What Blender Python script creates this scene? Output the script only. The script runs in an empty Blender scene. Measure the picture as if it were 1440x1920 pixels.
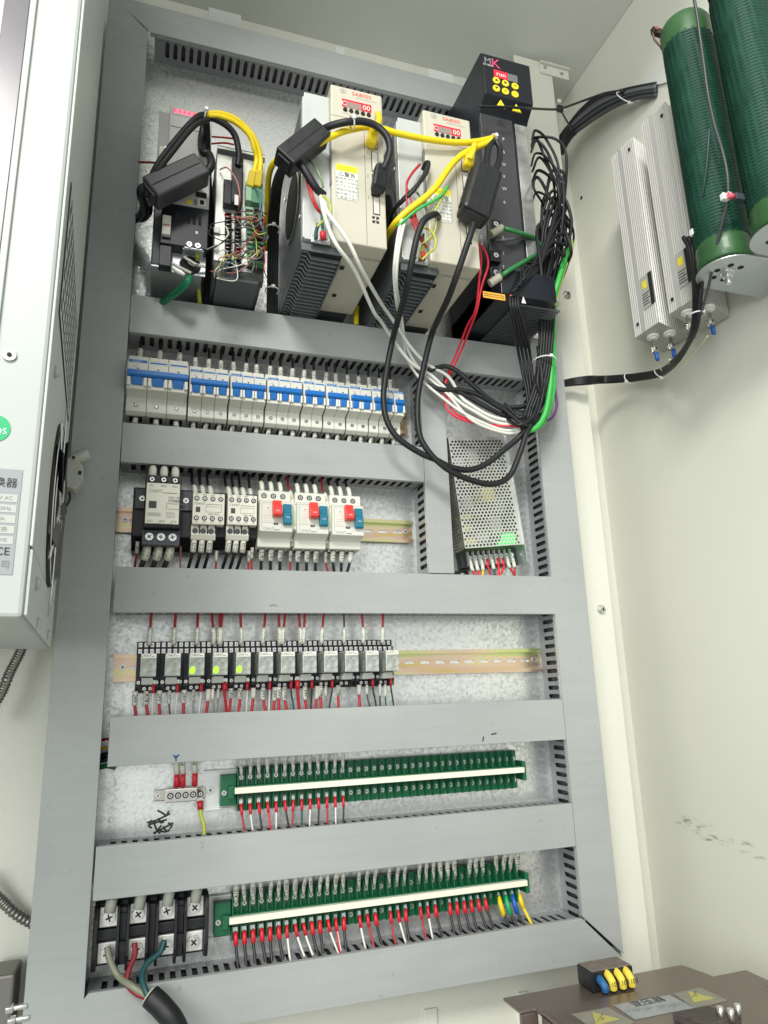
import bpy, bmesh, math, random
from mathutils import Vector, Matrix
R=random.Random(7)
scene=bpy.context.scene
COL=scene.collection
D=1.060                      # distance camera - mounting plate
CAMR=[[0.9499256804919862,-0.31090477485277085,-0.031295726793997516],
      [0.048589699644580805,0.24590557929754986,-0.9680751454090601],
      [0.3086749789507826,0.9180787913050008,0.24869879437916387]]
F=1310.5277
# ---------------------------------------------------------------- camera
cam_d=bpy.data.cameras.new('camera'); cam=bpy.data.objects.new('camera',cam_d); COL.objects.link(cam)
cam_d.sensor_fit='VERTICAL'; cam_d.sensor_height=36; cam_d.lens=36*F/1920
cam_d.clip_start=0.02; cam_d.clip_end=100
M=Matrix(((CAMR[0][0],-CAMR[1][0],-CAMR[2][0]),(CAMR[0][1],-CAMR[1][1],-CAMR[2][1]),(CAMR[0][2],-CAMR[1][2],-CAMR[2][2]))).to_4x4()
M.translation=Vector((0,-D,0)); cam.matrix_world=M
scene.camera=cam
# ---------------------------------------------------------------- world and lamps
w=bpy.data.worlds.new('World'); scene.world=w; w.use_nodes=True
bg=w.node_tree.nodes['Background']; bg.inputs[0].default_value=(0.95,0.99,0.96,1); bg.inputs[1].default_value=0.74
def area(name,loc,target,size,power,color):
    l=bpy.data.lights.new(name,'AREA'); l.shape='RECTANGLE'; l.size=size[0]; l.size_y=size[1]; l.energy=power; l.color=color
    o=bpy.data.objects.new(name,l); COL.objects.link(o); o.location=loc
    o.rotation_euler=(Vector(target)-Vector(loc)).to_track_quat('-Z','Y').to_euler(); return o
area('shop_light',(-0.75,-2.7,2.1),(0.3,0,0.1),(1.0,.6),86,(1.0,0.975,0.92))
area('left_fill_light',(-1.3,-2.6,0.4),(0.7,-.1,0.1),(1.0,1.6),42,(0.96,1.0,0.98))  # added fill lamp with no visible source, brightens the right wall
scene.view_settings.view_transform='Standard'; scene.view_settings.look='None'
scene.view_settings.exposure=0.03; scene.view_settings.gamma=1
# ---------------------------------------------------------------- pixel -> place
def W(px,py,h=0.0,X=None,Z=None):
    a=(px-720)/F; b=(py-960)/F
    d=[CAMR[0][i]*a+CAMR[1][i]*b+CAMR[2][i] for i in range(3)]
    if X is not None: t=X/d[0]
    elif Z is not None: t=Z/d[2]
    else: t=(D-h)/d[1]
    return Vector((d[0]*t,d[1]*t-D,d[2]*t))
# ---------------------------------------------------------------- materials
MATS={}
def mat(name,col,rough=0.5,metal=0.0,var=0.0,vscale=30.0,bump=0.0,bscale=200.0,emit=None,estr=0,trans=0,coat=0,stretch=None,spec=None):
    if name in MATS: return MATS[name]
    m=bpy.data.materials.new(name); m.use_nodes=True; nt=m.node_tree; n=nt.nodes; L=nt.links
    p=n['Principled BSDF']; p.inputs['Base Color'].default_value=(*col,1); p.inputs['Roughness'].default_value=rough; p.inputs['Metallic'].default_value=metal
    if coat: p.inputs['Coat Weight'].default_value=coat
    if spec is not None: p.inputs['Specular IOR Level'].default_value=spec
    if trans: p.inputs['Transmission Weight'].default_value=trans
    if emit: p.inputs['Emission Color'].default_value=(*emit,1); p.inputs['Emission Strength'].default_value=estr
    if var or bump:
        tc=n.new('ShaderNodeTexCoord'); mp=n.new('ShaderNodeMapping'); L.new(tc.outputs['Object'],mp.inputs[0])
        if stretch: mp.inputs['Scale'].default_value=stretch
    if var:
        t=n.new('ShaderNodeTexNoise'); t.inputs['Scale'].default_value=vscale; t.inputs['Detail'].default_value=5; t.inputs['Roughness'].default_value=.6; L.new(mp.outputs[0],t.inputs[0])
        r=n.new('ShaderNodeMapRange'); r.inputs[1].default_value=.3; r.inputs[2].default_value=.7; r.inputs[3].default_value=1-var; r.inputs[4].default_value=1+var; L.new(t.outputs[0],r.inputs[0])
        mx=n.new('ShaderNodeVectorMath'); mx.operation='SCALE'; mx.inputs[0].default_value=col; L.new(r.outputs[0],mx.inputs['Scale']); L.new(mx.outputs[0],p.inputs['Base Color'])
        r2=n.new('ShaderNodeMapRange'); r2.inputs[1].default_value=.3; r2.inputs[2].default_value=.7; r2.inputs[3].default_value=max(.02,rough-.12*min(1,var*4)); r2.inputs[4].default_value=min(1,rough+.12*min(1,var*4)); L.new(t.outputs[0],r2.inputs[0]); L.new(r2.outputs[0],p.inputs['Roughness'])
    if bump:
        t=n.new('ShaderNodeTexNoise'); t.inputs['Scale'].default_value=bscale; t.inputs['Detail'].default_value=3; L.new(mp.outputs[0],t.inputs[0])
        b=n.new('ShaderNodeBump'); b.inputs['Strength'].default_value=bump; b.inputs['Distance'].default_value=.001; L.new(t.outputs[0],b.inputs['Height']); L.new(b.outputs[0],p.inputs['Normal'])
    MATS[name]=m; return m
def lidmat():
    m=bpy.data.materials.new('grey_pvc_lid'); m.use_nodes=True; nt=m.node_tree; n=nt.nodes; L=nt.links; p=n['Principled BSDF']
    tc=n.new('ShaderNodeTexCoord'); oi=n.new('ShaderNodeObjectInfo')
    ad=n.new('ShaderNodeVectorMath'); ad.operation='ADD'; L.new(tc.outputs['Object'],ad.inputs[0]); L.new(oi.outputs['Location'],ad.inputs[1])
    def noise(scale,st,det=4):
        mp=n.new('ShaderNodeMapping'); mp.inputs['Scale'].default_value=st; L.new(ad.outputs[0],mp.inputs[0])
        t=n.new('ShaderNodeTexNoise'); t.inputs['Scale'].default_value=scale; t.inputs['Detail'].default_value=det; L.new(mp.outputs[0],t.inputs[0]); return t.outputs[0]
    def rng(x,a,b_,c,d):
        r=n.new('ShaderNodeMapRange'); r.inputs[1].default_value=a; r.inputs[2].default_value=b_; r.inputs[3].default_value=c; r.inputs[4].default_value=d; L.new(x,r.inputs[0]); return r.outputs[0]
    big=rng(noise(5,(1,1,1)),.3,.7,.93,1.06); sp=rng(noise(60,(1,1,1),6),.70,.76,1,.80); st=rng(noise(9,(1,1,14)),.35,.65,.975,1.02)
    x=n.new('ShaderNodeMath'); x.operation='MULTIPLY'; L.new(big,x.inputs[0]); L.new(sp,x.inputs[1]); y=n.new('ShaderNodeMath'); y.operation='MULTIPLY'; L.new(x.outputs[0],y.inputs[0]); L.new(st,y.inputs[1])
    s=n.new('ShaderNodeVectorMath'); s.operation='SCALE'; s.inputs[0].default_value=(.365,.382,.376); L.new(y.outputs[0],s.inputs['Scale']); L.new(s.outputs[0],p.inputs['Base Color'])
    L.new(rng(noise(12,(1,1,1),6),.35,.7,.24,.46),p.inputs['Roughness'])
    bp=n.new('ShaderNodeBump'); bp.inputs['Strength'].default_value=.25; bp.inputs['Distance'].default_value=.004; L.new(noise(6,(1,1,1),2),bp.inputs['Height']); L.new(bp.outputs[0],p.inputs['Normal'])
    return m
lid_m=lidmat()
chan_m=mat('shaded_grey_pvc_channel',(.25,.26,.27),.5,var=.05,vscale=20)  # darker than the lid: shade on the duct sides painted into the grey
wall_m=mat('beige_powder_paint',(.72,.72,.635),.42,var=.03,vscale=3,bump=.35,bscale=420)
ceil_m=mat('beige_ceiling_paint',(.68,.69,.65),.55,var=.03,vscale=3,bump=.12,bscale=500)
white_m=mat('white_plastic',(.72,.73,.69),.4,var=.02,vscale=40)
mould_m=mat('ivory_plastic',(.66,.66,.59),.42,var=.03,vscale=60)
beige_m=mat('beige_drive_plastic',(.52,.495,.405),.42,var=.025,vscale=30,bump=.05,bscale=900)
sheet_m=mat('pale_drive_sheet',(.56,.58,.56),.35,metal=.25,var=.03,vscale=25)
dgrey_m=mat('dark_grey_drive',(.10,.115,.12),.45,metal=.3,var=.08,vscale=40)
black_m=mat('black_plastic',(.010,.011,.013),.42,var=.2,vscale=80)
gloss_m=mat('black_cable_sheath',(.010,.011,.013),.48,spec=.4)
navy_m=mat('black_drive_paint',(.009,.011,.017),.34,var=.12,vscale=30)
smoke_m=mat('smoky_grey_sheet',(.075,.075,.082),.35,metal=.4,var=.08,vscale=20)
blue_m=mat('blue_toggle_plastic',(.008,.15,.50),.3,var=.06,vscale=60)
bprint_m=mat('blue_print',(.02,.17,.50),.5)
red_m=mat('red_button_plastic',(.75,.045,.035),.35)
teal_m=mat('teal_button_plastic',(.01,.16,.25),.35)
screw_m=mat('zinc_screw',(.75,.75,.73),.3,metal=.9,var=.1,vscale=300)
dark_m=mat('dark_recess',(.01,.01,.011),.8)
green_m=mat('green_terminal_plastic',(.008,.125,.052),.38,var=.1,vscale=70)
cream_m=mat('cream_marker_strip',(.80,.80,.66),.5)
sleeve_m=mat('white_marker_sleeve',(.68,.68,.60),.5,var=.05,vscale=200)
ink_m=mat('black_ink',(.02,.02,.02),.6)
grey_ink_m=mat('grey_ink',(.22,.23,.23),.6)
redlug_m=mat('red_lug_sleeve',(.62,.02,.035),.4)
bluelug_m=mat('blue_lug_sleeve',(.01,.10,.42),.4)
wred_m=mat('red_wire',(.42,.012,.02),.38); wbright_m=mat('bright_red_wire',(.75,.02,.05),.38)
wblack_m=mat('black_wire',(.015,.016,.018),.38); wwhite_m=mat('white_wire',(.72,.72,.66),.4)
wyel_m=mat('yellow_cable',(.80,.60,.01),.38,var=.06,vscale=60); wgreen_m=mat('green_wire',(.04,.42,.07),.38)
wblue_m=mat('blue_wire',(.02,.12,.38),.38); wbrown_m=mat('brown_wire',(.10,.03,.02),.4); wgrey_m=mat('grey_wire',(.22,.23,.22),.4)
wyg_m=mat('yellow_green_wire',(.45,.50,.05),.4); wpurple_m=mat('violet_wire',(.15,.05,.22),.4); wteal_m=mat('dark_teal_wire',(.01,.07,.075),.4)
wpink_m=mat('pinkish_wire',(.45,.16,.14),.4)
tie_m=mat('nylon_tie',(.75,.76,.73),.35)
alu_m=mat('extruded_aluminium',(.72,.71,.68),.40,metal=.45)
steel_m=mat('zinc_steel_sheet',(.50,.54,.55),.38,metal=.7,var=.08,vscale=12)
nickel_m=mat('nickel_metal',(.6,.57,.52),.25,metal=1,var=.1,vscale=80)
ceramic_m=mat('white_ceramic',(.78,.77,.73),.35)
rgreen_m=mat('green_resistor_cement',(.032,.105,.035),.42,var=.25,vscale=14,coat=.1)
rdark_m=mat('dark_green_resistor_winding',(.010,.060,.038),.5,var=.25,vscale=25,spec=.35)
sail_m=mat('yellow_label_paper',(.85,.70,.02),.5); paper_m=mat('white_label_paper',(.78,.78,.70),.5)
orange_m=mat('orange_label_paper',(.80,.42,.05),.5)
glowr_m=mat('red_led_display',(.3,.0,.01),.3,emit=(1,.03,.06),estr=1.1)
digit_m=mat('lit_red_digits',(.9,.4,.3),.4,emit=(1,.45,.35),estr=1.6)
lens_m=mat('unlit_display',(.30,.22,.2),.25)
glowg_m=mat('lit_green_led',(.2,.8,.02),.4,emit=(.35,1,.02),estr=1.3)
glow2_m=mat('green_power_led_glow',(.05,.7,.1),.4,emit=(.05,1,.12),estr=1.5)
clear_m=mat('cloudy_relay_case',(.36,.38,.35),.15,var=.4,vscale=170)
brown_m=mat('brown_core_steel',(.20,.16,.14),.32,metal=.6,var=.15,vscale=10,bump=.1,bscale=80)
pcb_m=mat('green_connector',(.07,.24,.13),.4); pcb2_m=mat('pale_green_connector',(.25,.42,.28),.4)
yblock_m=mat('yellow_transformer_tape',(.75,.68,.15),.5)
hx_m=mat('white_powder_paint',(.41,.44,.415),.4,var=.015,vscale=8)
hxs_m=mat('pale_grey_powder_paint',(.52,.55,.52),.42,var=.03,vscale=8)
glass_m=mat('smoked_panel',(.13,.12,.14),.25,var=.1,vscale=3)
pink_m=mat('pink_print',(.75,.08,.2),.5); redprint_m=mat('red_print',(.75,.12,.08),.5); whiteprint_m=mat('white_print',(.7,.7,.7),.5)
greenst_m=mat('green_sticker',(.01,.38,.14),.4)
penblue_m=mat('blue_pen_ink',(.01,.10,.28),.6)
# galvanised sheet with spangle
def galv(name,dark,light,scale=120.,rough=.36):
    m=bpy.data.materials.new(name); m.use_nodes=True; nt=m.node_tree; n=nt.nodes; L=nt.links; p=n['Principled BSDF']
    tc=n.new('ShaderNodeTexCoord'); v=n.new('ShaderNodeTexNoise'); v.inputs['Scale'].default_value=scale; v.inputs['Detail'].default_value=2; v.inputs['Distortion'].default_value=.6; L.new(tc.outputs['Object'],v.inputs[0])
    v2=n.new('ShaderNodeTexVoronoi'); v2.inputs['Scale'].default_value=scale*.9; L.new(tc.outputs['Object'],v2.inputs[0])
    t=n.new('ShaderNodeTexNoise'); t.inputs['Scale'].default_value=7; t.inputs['Detail'].default_value=5; L.new(tc.outputs['Object'],t.inputs[0])
    a=n.new('ShaderNodeMath'); a.operation='MULTIPLY_ADD'; a.inputs[1].default_value=.30; L.new(v2.outputs['Color'],a.inputs[0]); 
    s=n.new('ShaderNodeMath'); s.operation='MULTIPLY'; s.inputs[1].default_value=.75; L.new(v.outputs[0],s.inputs[0]); L.new(s.outputs[0],a.inputs[2])
    b=n.new('ShaderNodeMath'); b.operation='MULTIPLY_ADD'; b.inputs[1].default_value=.30; L.new(t.outputs[0],b.inputs[0]); L.new(a.outputs[0],b.inputs[2])
    cr=n.new('ShaderNodeValToRGB'); cr.color_ramp.elements[0].position=.42; cr.color_ramp.elements[0].color=(*dark,1); cr.color_ramp.elements[1].position=.74; cr.color_ramp.elements[1].color=(*light,1); L.new(b.outputs[0],cr.inputs[0]); L.new(cr.outputs[0],p.inputs['Base Color'])
    p.inputs['Metallic'].default_value=.82
    rr=n.new('ShaderNodeMapRange'); rr.inputs[1].default_value=.4; rr.inputs[2].default_value=.9; rr.inputs[3].default_value=rough+.1; rr.inputs[4].default_value=rough-.06; L.new(b.outputs[0],rr.inputs[0]); L.new(rr.outputs[0],p.inputs['Roughness'])
    MATS[name]=m; return m
galv_m=galv('galvanised_steel',(.56,.58,.58),(.86,.87,.85),210.,.30)
# yellow passivated rail with pink / green sheen
def railmat():
    m=bpy.data.materials.new('yellow_passivated_steel'); m.use_nodes=True; nt=m.node_tree; n=nt.nodes; L=nt.links; p=n['Principled BSDF']
    tc=n.new('ShaderNodeTexCoord'); mp=n.new('ShaderNodeMapping'); mp.inputs['Scale'].default_value=(3.2,1,26); L.new(tc.outputs['Object'],mp.inputs[0])
    t=n.new('ShaderNodeTexNoise'); t.inputs['Scale'].default_value=1.6; t.inputs['Detail'].default_value=2; L.new(mp.outputs[0],t.inputs[0])
    cr=n.new('ShaderNodeValToRGB'); e=cr.color_ramp.elements; e[0].position=.36; e[0].color=(.74,.55,.20,1); e[1].position=.66; e[1].color=(.62,.70,.30,1)
    x=e.new(.46); x.color=(.78,.56,.46,1); x=e.new(.55); x.color=(.80,.66,.42,1)
    L.new(t.outputs[0],cr.inputs[0]); L.new(cr.outputs[0],p.inputs['Base Color']); p.inputs['Metallic'].default_value=.9; p.inputs['Roughness'].default_value=.25
    return m
rail_m=railmat()
# wall with dark scuff marks of their own shape
def scuffed():
    m=bpy.data.materials.new('scuffed_beige_paint'); m.use_nodes=True; nt=m.node_tree; n=nt.nodes; L=nt.links; p=n['Principled BSDF']
    tc=n.new('ShaderNodeTexCoord'); p.inputs['Roughness'].default_value=.5
    t=n.new('ShaderNodeTexNoise'); t.inputs['Scale'].default_value=3; t.inputs['Detail'].default_value=4; L.new(tc.outputs['Object'],t.inputs[0])
    base=n.new('ShaderNodeMapRange'); base.inputs[1].default_value=.3; base.inputs[2].default_value=.7; base.inputs[3].default_value=.97; base.inputs[4].default_value=1.03; L.new(t.outputs[0],base.inputs[0])
    acc=None
    for (px,py,ry,rz) in ((1300,1545,.055,.012),(1335,1572,.05,.009),(1390,1580,.03,.006),(1410,1603,.03,.005)):
        c=W(px,py,X=.87)
        mp=n.new('ShaderNodeMapping'); mp.inputs['Location'].default_value=(0,-c.y/ry,-c.z/rz); mp.inputs['Scale'].default_value=(0,1/ry,1/rz); L.new(tc.outputs['Object'],mp.inputs[0])
        ln=n.new('ShaderNodeVectorMath'); ln.operation='LENGTH'; L.new(mp.outputs[0],ln.inputs[0])
        r=n.new('ShaderNodeMapRange'); r.inputs[1].default_value=1; r.inputs[2].default_value=.3; L.new(ln.outputs['Value'],r.inputs[0])
        if acc is None: acc=r.outputs[0]
        else:
            mx=n.new('ShaderNodeMath'); mx.operation='MAXIMUM'; L.new(acc,mx.inputs[0]); L.new(r.outputs[0],mx.inputs[1]); acc=mx.outputs[0]
    mp=n.new('ShaderNodeMapping'); mp.inputs['Scale'].default_value=(1,20,90); L.new(tc.outputs['Object'],mp.inputs[0])
    g=n.new('ShaderNodeTexNoise'); g.inputs['Scale'].default_value=2.2; g.inputs['Detail'].default_value=6; L.new(mp.outputs[0],g.inputs[0])
    gr=n.new('ShaderNodeMapRange'); gr.inputs[1].default_value=.47; gr.inputs[2].default_value=.72; L.new(g.outputs[0],gr.inputs[0])
    k=n.new('ShaderNodeMath'); k.operation='MULTIPLY'; L.new(acc,k.inputs[0]); L.new(gr.outputs[0],k.inputs[1])
    sc=n.new('ShaderNodeVectorMath'); sc.operation='SCALE'; sc.inputs[0].default_value=(.73,.73,.645); L.new(base.outputs[0],sc.inputs['Scale'])
    mix=n.new('ShaderNodeMix'); mix.data_type='RGBA'; L.new(k.outputs[0],mix.inputs[0]); L.new(sc.outputs[0],mix.inputs[6]); mix.inputs[7].default_value=(.07,.065,.06,1)
    L.new(mix.outputs[2],p.inputs['Base Color']); return m
scuff_m=scuffed()
# ---------------------------------------------------------------- mesh helpers
class MB:
    def __init__(s): s.v=[]; s.f=[]; s.mi=[]; s.sm=[]; s.m=0
    def add(s,vs,fs,smooth=False):
        b=len(s.v); s.v+= [tuple(v) for v in vs]
        for f in fs: s.f.append(tuple(i+b for i in f)); s.mi.append(s.m); s.sm.append(smooth)
        return s
    def box(s,x0,x1,y0,y1,z0,z1):
        if x0>x1:x0,x1=x1,x0
        if y0>y1:y0,y1=y1,y0
        if z0>z1:z0,z1=z1,z0
        return s.add([(x0,y0,z0),(x1,y0,z0),(x1,y1,z0),(x0,y1,z0),(x0,y0,z1),(x1,y0,z1),(x1,y1,z1),(x0,y1,z1)],
              [(0,3,2,1),(4,5,6,7),(0,1,5,4),(1,2,6,5),(2,3,7,6),(3,0,4,7)])
    def frame(s,c,ex,ey,ez,a,b,d):  # box by centre, axes and half sizes
        c=Vector(c); ex=Vector(ex).normalized()*a; ey=Vector(ey).normalized()*b; ez=Vector(ez).normalized()*d
        q=[(-1,-1,-1),(1,-1,-1),(1,1,-1),(-1,1,-1),(-1,-1,1),(1,-1,1),(1,1,1),(-1,1,1)]
        return s.add([c+ex*i+ey*j+ez*k for i,j,k in q],[(0,3,2,1),(4,5,6,7),(0,1,5,4),(1,2,6,5),(2,3,7,6),(3,0,4,7)])
    def cyl(s,c,axis,r,l,n=12,r2=None,smooth=True,ph=0):
        c=Vector(c); a=Vector(axis).normalized(); u=a.orthogonal().normalized(); v=a.cross(u); r2=r if r2 is None else r2
        vs=[c+u*math.cos(t)*r+v*math.sin(t)*r for t in [ph+2*math.pi*i/n for i in range(n)]]+[c+a*l+u*math.cos(t)*r2+v*math.sin(t)*r2 for t in [ph+2*math.pi*i/n for i in range(n)]]
        b=len(s.v); s.v+=[tuple(x) for x in vs]
        for i in range(n): s.f.append((b+i,b+(i+1)%n,b+n+(i+1)%n,b+n+i)); s.mi.append(s.m); s.sm.append(smooth)
        s.f.append(tuple(b+i for i in reversed(range(n)))); s.mi.append(s.m); s.sm.append(False)
        s.f.append(tuple(b+n+i for i in range(n))); s.mi.append(s.m); s.sm.append(False)
        return s
    def prism(s,poly,x0,x1):     # poly of (y,z), swept along x
        n=len(poly); vs=[(x0,a,b) for a,b in poly]+[(x1,a,b) for a,b in poly]
        return s.add(vs,[tuple(range(n)),tuple(range(2*n-1,n-1,-1))]+[(i,n+i,n+(i+1)%n,(i+1)%n) for i in range(n)])
    def prismy(s,poly,y0,y1):    # poly of (x,z), swept along y
        n=len(poly); vs=[(a,y0,b) for a,b in poly]+[(a,y1,b) for a,b in poly]
        return s.add(vs,[tuple(range(n)),tuple(range(2*n-1,n-1,-1))]+[(i,n+i,n+(i+1)%n,(i+1)%n) for i in range(n)])
    def prismz(s,poly,z0,z1):
        n=len(poly); vs=[(a,b,z0) for a,b in poly]+[(a,b,z1) for a,b in poly]
        return s.add(vs,[tuple(range(n)),tuple(range(2*n-1,n-1,-1))]+[(i,n+i,n+(i+1)%n,(i+1)%n) for i in range(n)])
    def tube(s,pts,r,n=8,closed=False):
        pts=[Vector(p) for p in pts]; N=len(pts)
        if N<2: return s
        tang=[(pts[min(i+1,N-1)]-pts[max(i-1,0)]).normalized() for i in range(N)]
        u=tang[0].orthogonal().normalized(); rings=[]
        for i in range(N):
            t=tang[i]; u=(u-t*u.dot(t))
            u=u.normalized() if u.length>1e-6 else t.orthogonal().normalized()
            v=t.cross(u); rr=r[i] if isinstance(r,(list,tuple)) else r
            rings.append([pts[i]+u*math.cos(a)*rr+v*math.sin(a)*rr for a in [2*math.pi*k/n for k in range(n)]])
        b=len(s.v)
        for g in rings: s.v+=[tuple(x) for x in g]
        for i in range(N-1):
            for k in range(n):
                s.f.append((b+i*n+k,b+i*n+(k+1)%n,b+(i+1)*n+(k+1)%n,b+(i+1)*n+k)); s.mi.append(s.m); s.sm.append(True)
        s.f.append(tuple(b+k for k in reversed(range(n)))); s.mi.append(s.m); s.sm.append(False)
        s.f.append(tuple(b+(N-1)*n+k for k in range(n))); s.mi.append(s.m); s.sm.append(False)
        return s
    def mesh(s,name,mats):
        me=bpy.data.meshes.new(name); me.from_pydata(s.v,[],s.f)
        for m in (mats if isinstance(mats,(list,tuple)) else [mats]): me.materials.append(m)
        me.polygons.foreach_set('material_index',s.mi); me.polygons.foreach_set('use_smooth',s.sm)
        bm=bmesh.new(); bm.from_mesh(me); bmesh.ops.recalc_face_normals(bm,faces=bm.faces); bm.to_mesh(me); bm.free(); return me
    def build(s,name,mats,parent=None,loc=(0,0,0),bevel=0,seg=2):
        return ob(name,s.mesh(name,mats),parent,loc,bevel=bevel,seg=seg)
def ob(name,me,parent=None,loc=(0,0,0),rot=None,bevel=0,seg=2,scale=None):
    o=bpy.data.objects.new(name,me); COL.objects.link(o); o.location=loc
    if rot is not None: o.rotation_euler=rot
    if scale is not None: o.scale=scale
    if parent: o.parent=parent
    if bevel:
        b=o.modifiers.new('bevel','BEVEL'); b.width=bevel; b.segments=seg; b.limit_method='ANGLE'; b.angle_limit=math.radians(40)
    return o
def tag(o,label=None,cat=None,group=None,kind=None):
    if label: o['label']=label
    if cat: o['category']=cat
    if group: o['group']=group
    if kind: o['kind']=kind
    return o
def thing(name,label,cat,loc=(0,0,0),rot=(0,0,0),group=None):
    o=bpy.data.objects.new(name,None); COL.objects.link(o); o.empty_display_size=.02
    o.location=loc; o.rotation_euler=rot; tag(o,label,cat,group); return o
KIDS={}
def copy_tree(o,parent=None,label=None,loc=None,kids=None):
    if kids is None:
        kids={}
        for x in bpy.data.objects:
            if x.parent: kids.setdefault(x.parent.name,[]).append(x)
    c=o.copy(); COL.objects.link(c)
    if parent: c.parent=parent
    if label: c['label']=label
    if loc is not None: c.location=loc
    for k in kids.get(o.name,[]): copy_tree(k,c,kids=kids)
    return c
ORD=['first','second','third','fourth','fifth','sixth','seventh','eighth','ninth','tenth','eleventh','twelfth','thirteenth','fourteenth','fifteenth','sixteenth','seventeenth','eighteenth','nineteenth','twentieth']
ORD+=['twenty-'+x for x in ORD[:9]]+['thirtieth']+['thirty-'+x for x in ORD[:9]]+['fortieth']+['forty-'+x for x in ORD[:9]]
def spline(pts,k=8):
    P=[Vector(p) for p in pts]
    if len(P)<3: return P
    P=[P[0]*2-P[1]]+P+[P[-1]*2-P[-2]]; out=[]
    for i in range(1,len(P)-2):
        a,b,c,d=P[i-1:i+3]
        for j in range(k):
            t=j/k; out.append(.5*((2*b)+(c-a)*t+(2*a-5*b+4*c-d)*t*t+(3*b-a-3*c+d)*t**3))
    out.append(P[-2]); return out
TXT={}
def text_mesh(body,size,m,align='CENTER'):
    key=(body,round(size,5),m.name,align)
    if key in TXT: return TXT[key]
    cu=bpy.data.curves.new('lettering','FONT'); cu.body=body; cu.size=size; cu.align_x=align; cu.align_y='CENTER'; cu.resolution_u=2
    o=bpy.data.objects.new('tmp',cu); COL.objects.link(o)
    dg=bpy.context.evaluated_depsgraph_get(); me=bpy.data.meshes.new_from_object(o.evaluated_get(dg)); me.name='lettering'
    bpy.data.objects.remove(o); bpy.data.curves.remove(cu)
    me.materials.clear(); me.materials.append(m); TXT[key]=me; return me
def text(parent,body,size,loc,m=None,rot=(math.pi/2,0,0),sx=1,name='lettering'):
    me=text_mesh(body,size,m or ink_m)
    return ob(name,me,parent,loc,rot=rot,scale=(sx,1,1))
# shared screw: round head with a cross recess, axis -Y
def screw_mesh(r=1.0,hexed=False):
    b=MB(); b.cyl((0,0,0),(0,-1,0),r,.45*r,8 if not hexed else 6); 
    if hexed: b.cyl((0,-.45*r,0),(0,-1,0),.72*r,.3*r,10)
    y=-.45*r-(.3*r if hexed else 0)-.02*r; b.m=1
    b.box(-.55*r,.55*r,y,y+.02*r,-.12*r,.12*r); b.box(-.12*r,.12*r,y-.01*r,y+.01*r,-.55*r,.55*r)
    return b.mesh('screw',[screw_m,dark_m])
SCREW={}
def screw(parent,loc,r,rot=None,name='screw',hexed=False):
    k=(round(r,5),hexed)
    if k not in SCREW: SCREW[k]=screw_mesh(r,hexed)
    return ob(name,SCREW[k],parent,loc,rot=(0,R.uniform(0,1.5),0) if rot is None else rot)
# a sunk screw: dark well with a bright head in it
def well_mesh(r):
    b=MB(); b.cyl((0,0,0),(0,-1,0),r,.0003,10); b.m=1; b.cyl((0,-.0003,0),(0,-1,0),.62*r,.0004,8); b.m=0
    b.box(-.4*r,.4*r,-.0009,-.0007,-.1*r,.1*r); b.box(-.1*r,.1*r,-.00095,-.00068,-.4*r,.4*r)
    return b.mesh('screw',[dark_m,screw_m])
WELL={}
def well(parent,loc,r):
    k=round(r,5)
    if k not in WELL: WELL[k]=well_mesh(r)
    return ob('screw',WELL[k],parent,loc,rot=(0,R.uniform(0,1.5),0))
# ---------------------------------------------------------------- wires
def tube_ob(name,pts,r,m,parent=None,n=8,smooth=8):
    P=spline(pts,smooth) if smooth else [Vector(p) for p in pts]
    o0=P[0].copy() if parent is None else Vector((0,0,0))
    b=MB(); b.tube([p-o0 for p in P],r,n)
    return b.build(name,m,parent,loc=o0)
def seg_basis(d):
    # text runs along d, faces the viewer side (-Y)
    x=d.normalized(); n=Vector((0,-1,0)); n=(n-x*n.dot(x)).normalized(); y=n.cross(x)
    return Matrix((x,y,n)).transposed()
def wire(pts,r,m,label,group,name='wire',cat='wire',sleeve=None,stext=None,lug=None,lugm=None,extra=None,smat=None):
    """pts: world points from the terminal outwards. sleeve/lug: lengths measured from the terminal."""
    P=[Vector(p) for p in pts]; o=tube_ob(name,P,r,m); tag(o,label,cat,group)
    o0=P[0]; d=(P[1]-P[0]).normalized(); pos=0.0
    if lug:
        b=MB(); b.cyl(d*0.001,d,r*1.75,lug,8,r2=r*1.6); b.build('lug_sleeve',lugm or redlug_m,o); pos=lug
        b=MB(); b.frame(d*-.0015,(1,0,0),(0,1,0),d,r*1.5,.0006,.003); b.build('lug',screw_m,o)
    if sleeve:
        a=pos+.0005; b=MB(); rs=max(r*1.7,.0021)
        S=spline(P,8); L=0; seg=[]
        acc=[0]
        for i in range(1,len(S)): acc.append(acc[-1]+(S[i]-S[i-1]).length)
        def at(s):
            for i in range(1,len(S)):
                if acc[i]>=s: t=(s-acc[i-1])/max(1e-9,acc[i]-acc[i-1]); return S[i-1].lerp(S[i],t)
            return S[-1]
        q=[at(a+sleeve*t/3)-o0 for t in range(4)]
        b.tube(q,rs,8); b.build('marker_sleeve',smat or sleeve_m,o)
        if stext:
            mid=(q[0]+q[-1])/2; dd=(q[-1]-q[0]); B=seg_basis(dd if dd.z<0 else dd)
            t=ob('lettering',text_mesh(stext,rs*1.9,ink_m),o); mw=B.to_4x4(); mw.translation=mid+Vector(B.col[2])*(rs+.0002); t.matrix_local=mw
    return o
def cable(name,label,pts,r,m,cat='cable',group=None,n=10,parent=None):
    P=[W(*p) if not isinstance(p[-1],str) else W(p[0],p[1],X=p[2]) for p in pts]
    o=tube_ob(name,P,r,m,parent=parent,n=n)
    if parent is None: tag(o,label,cat,group)
    return o,P
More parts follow.
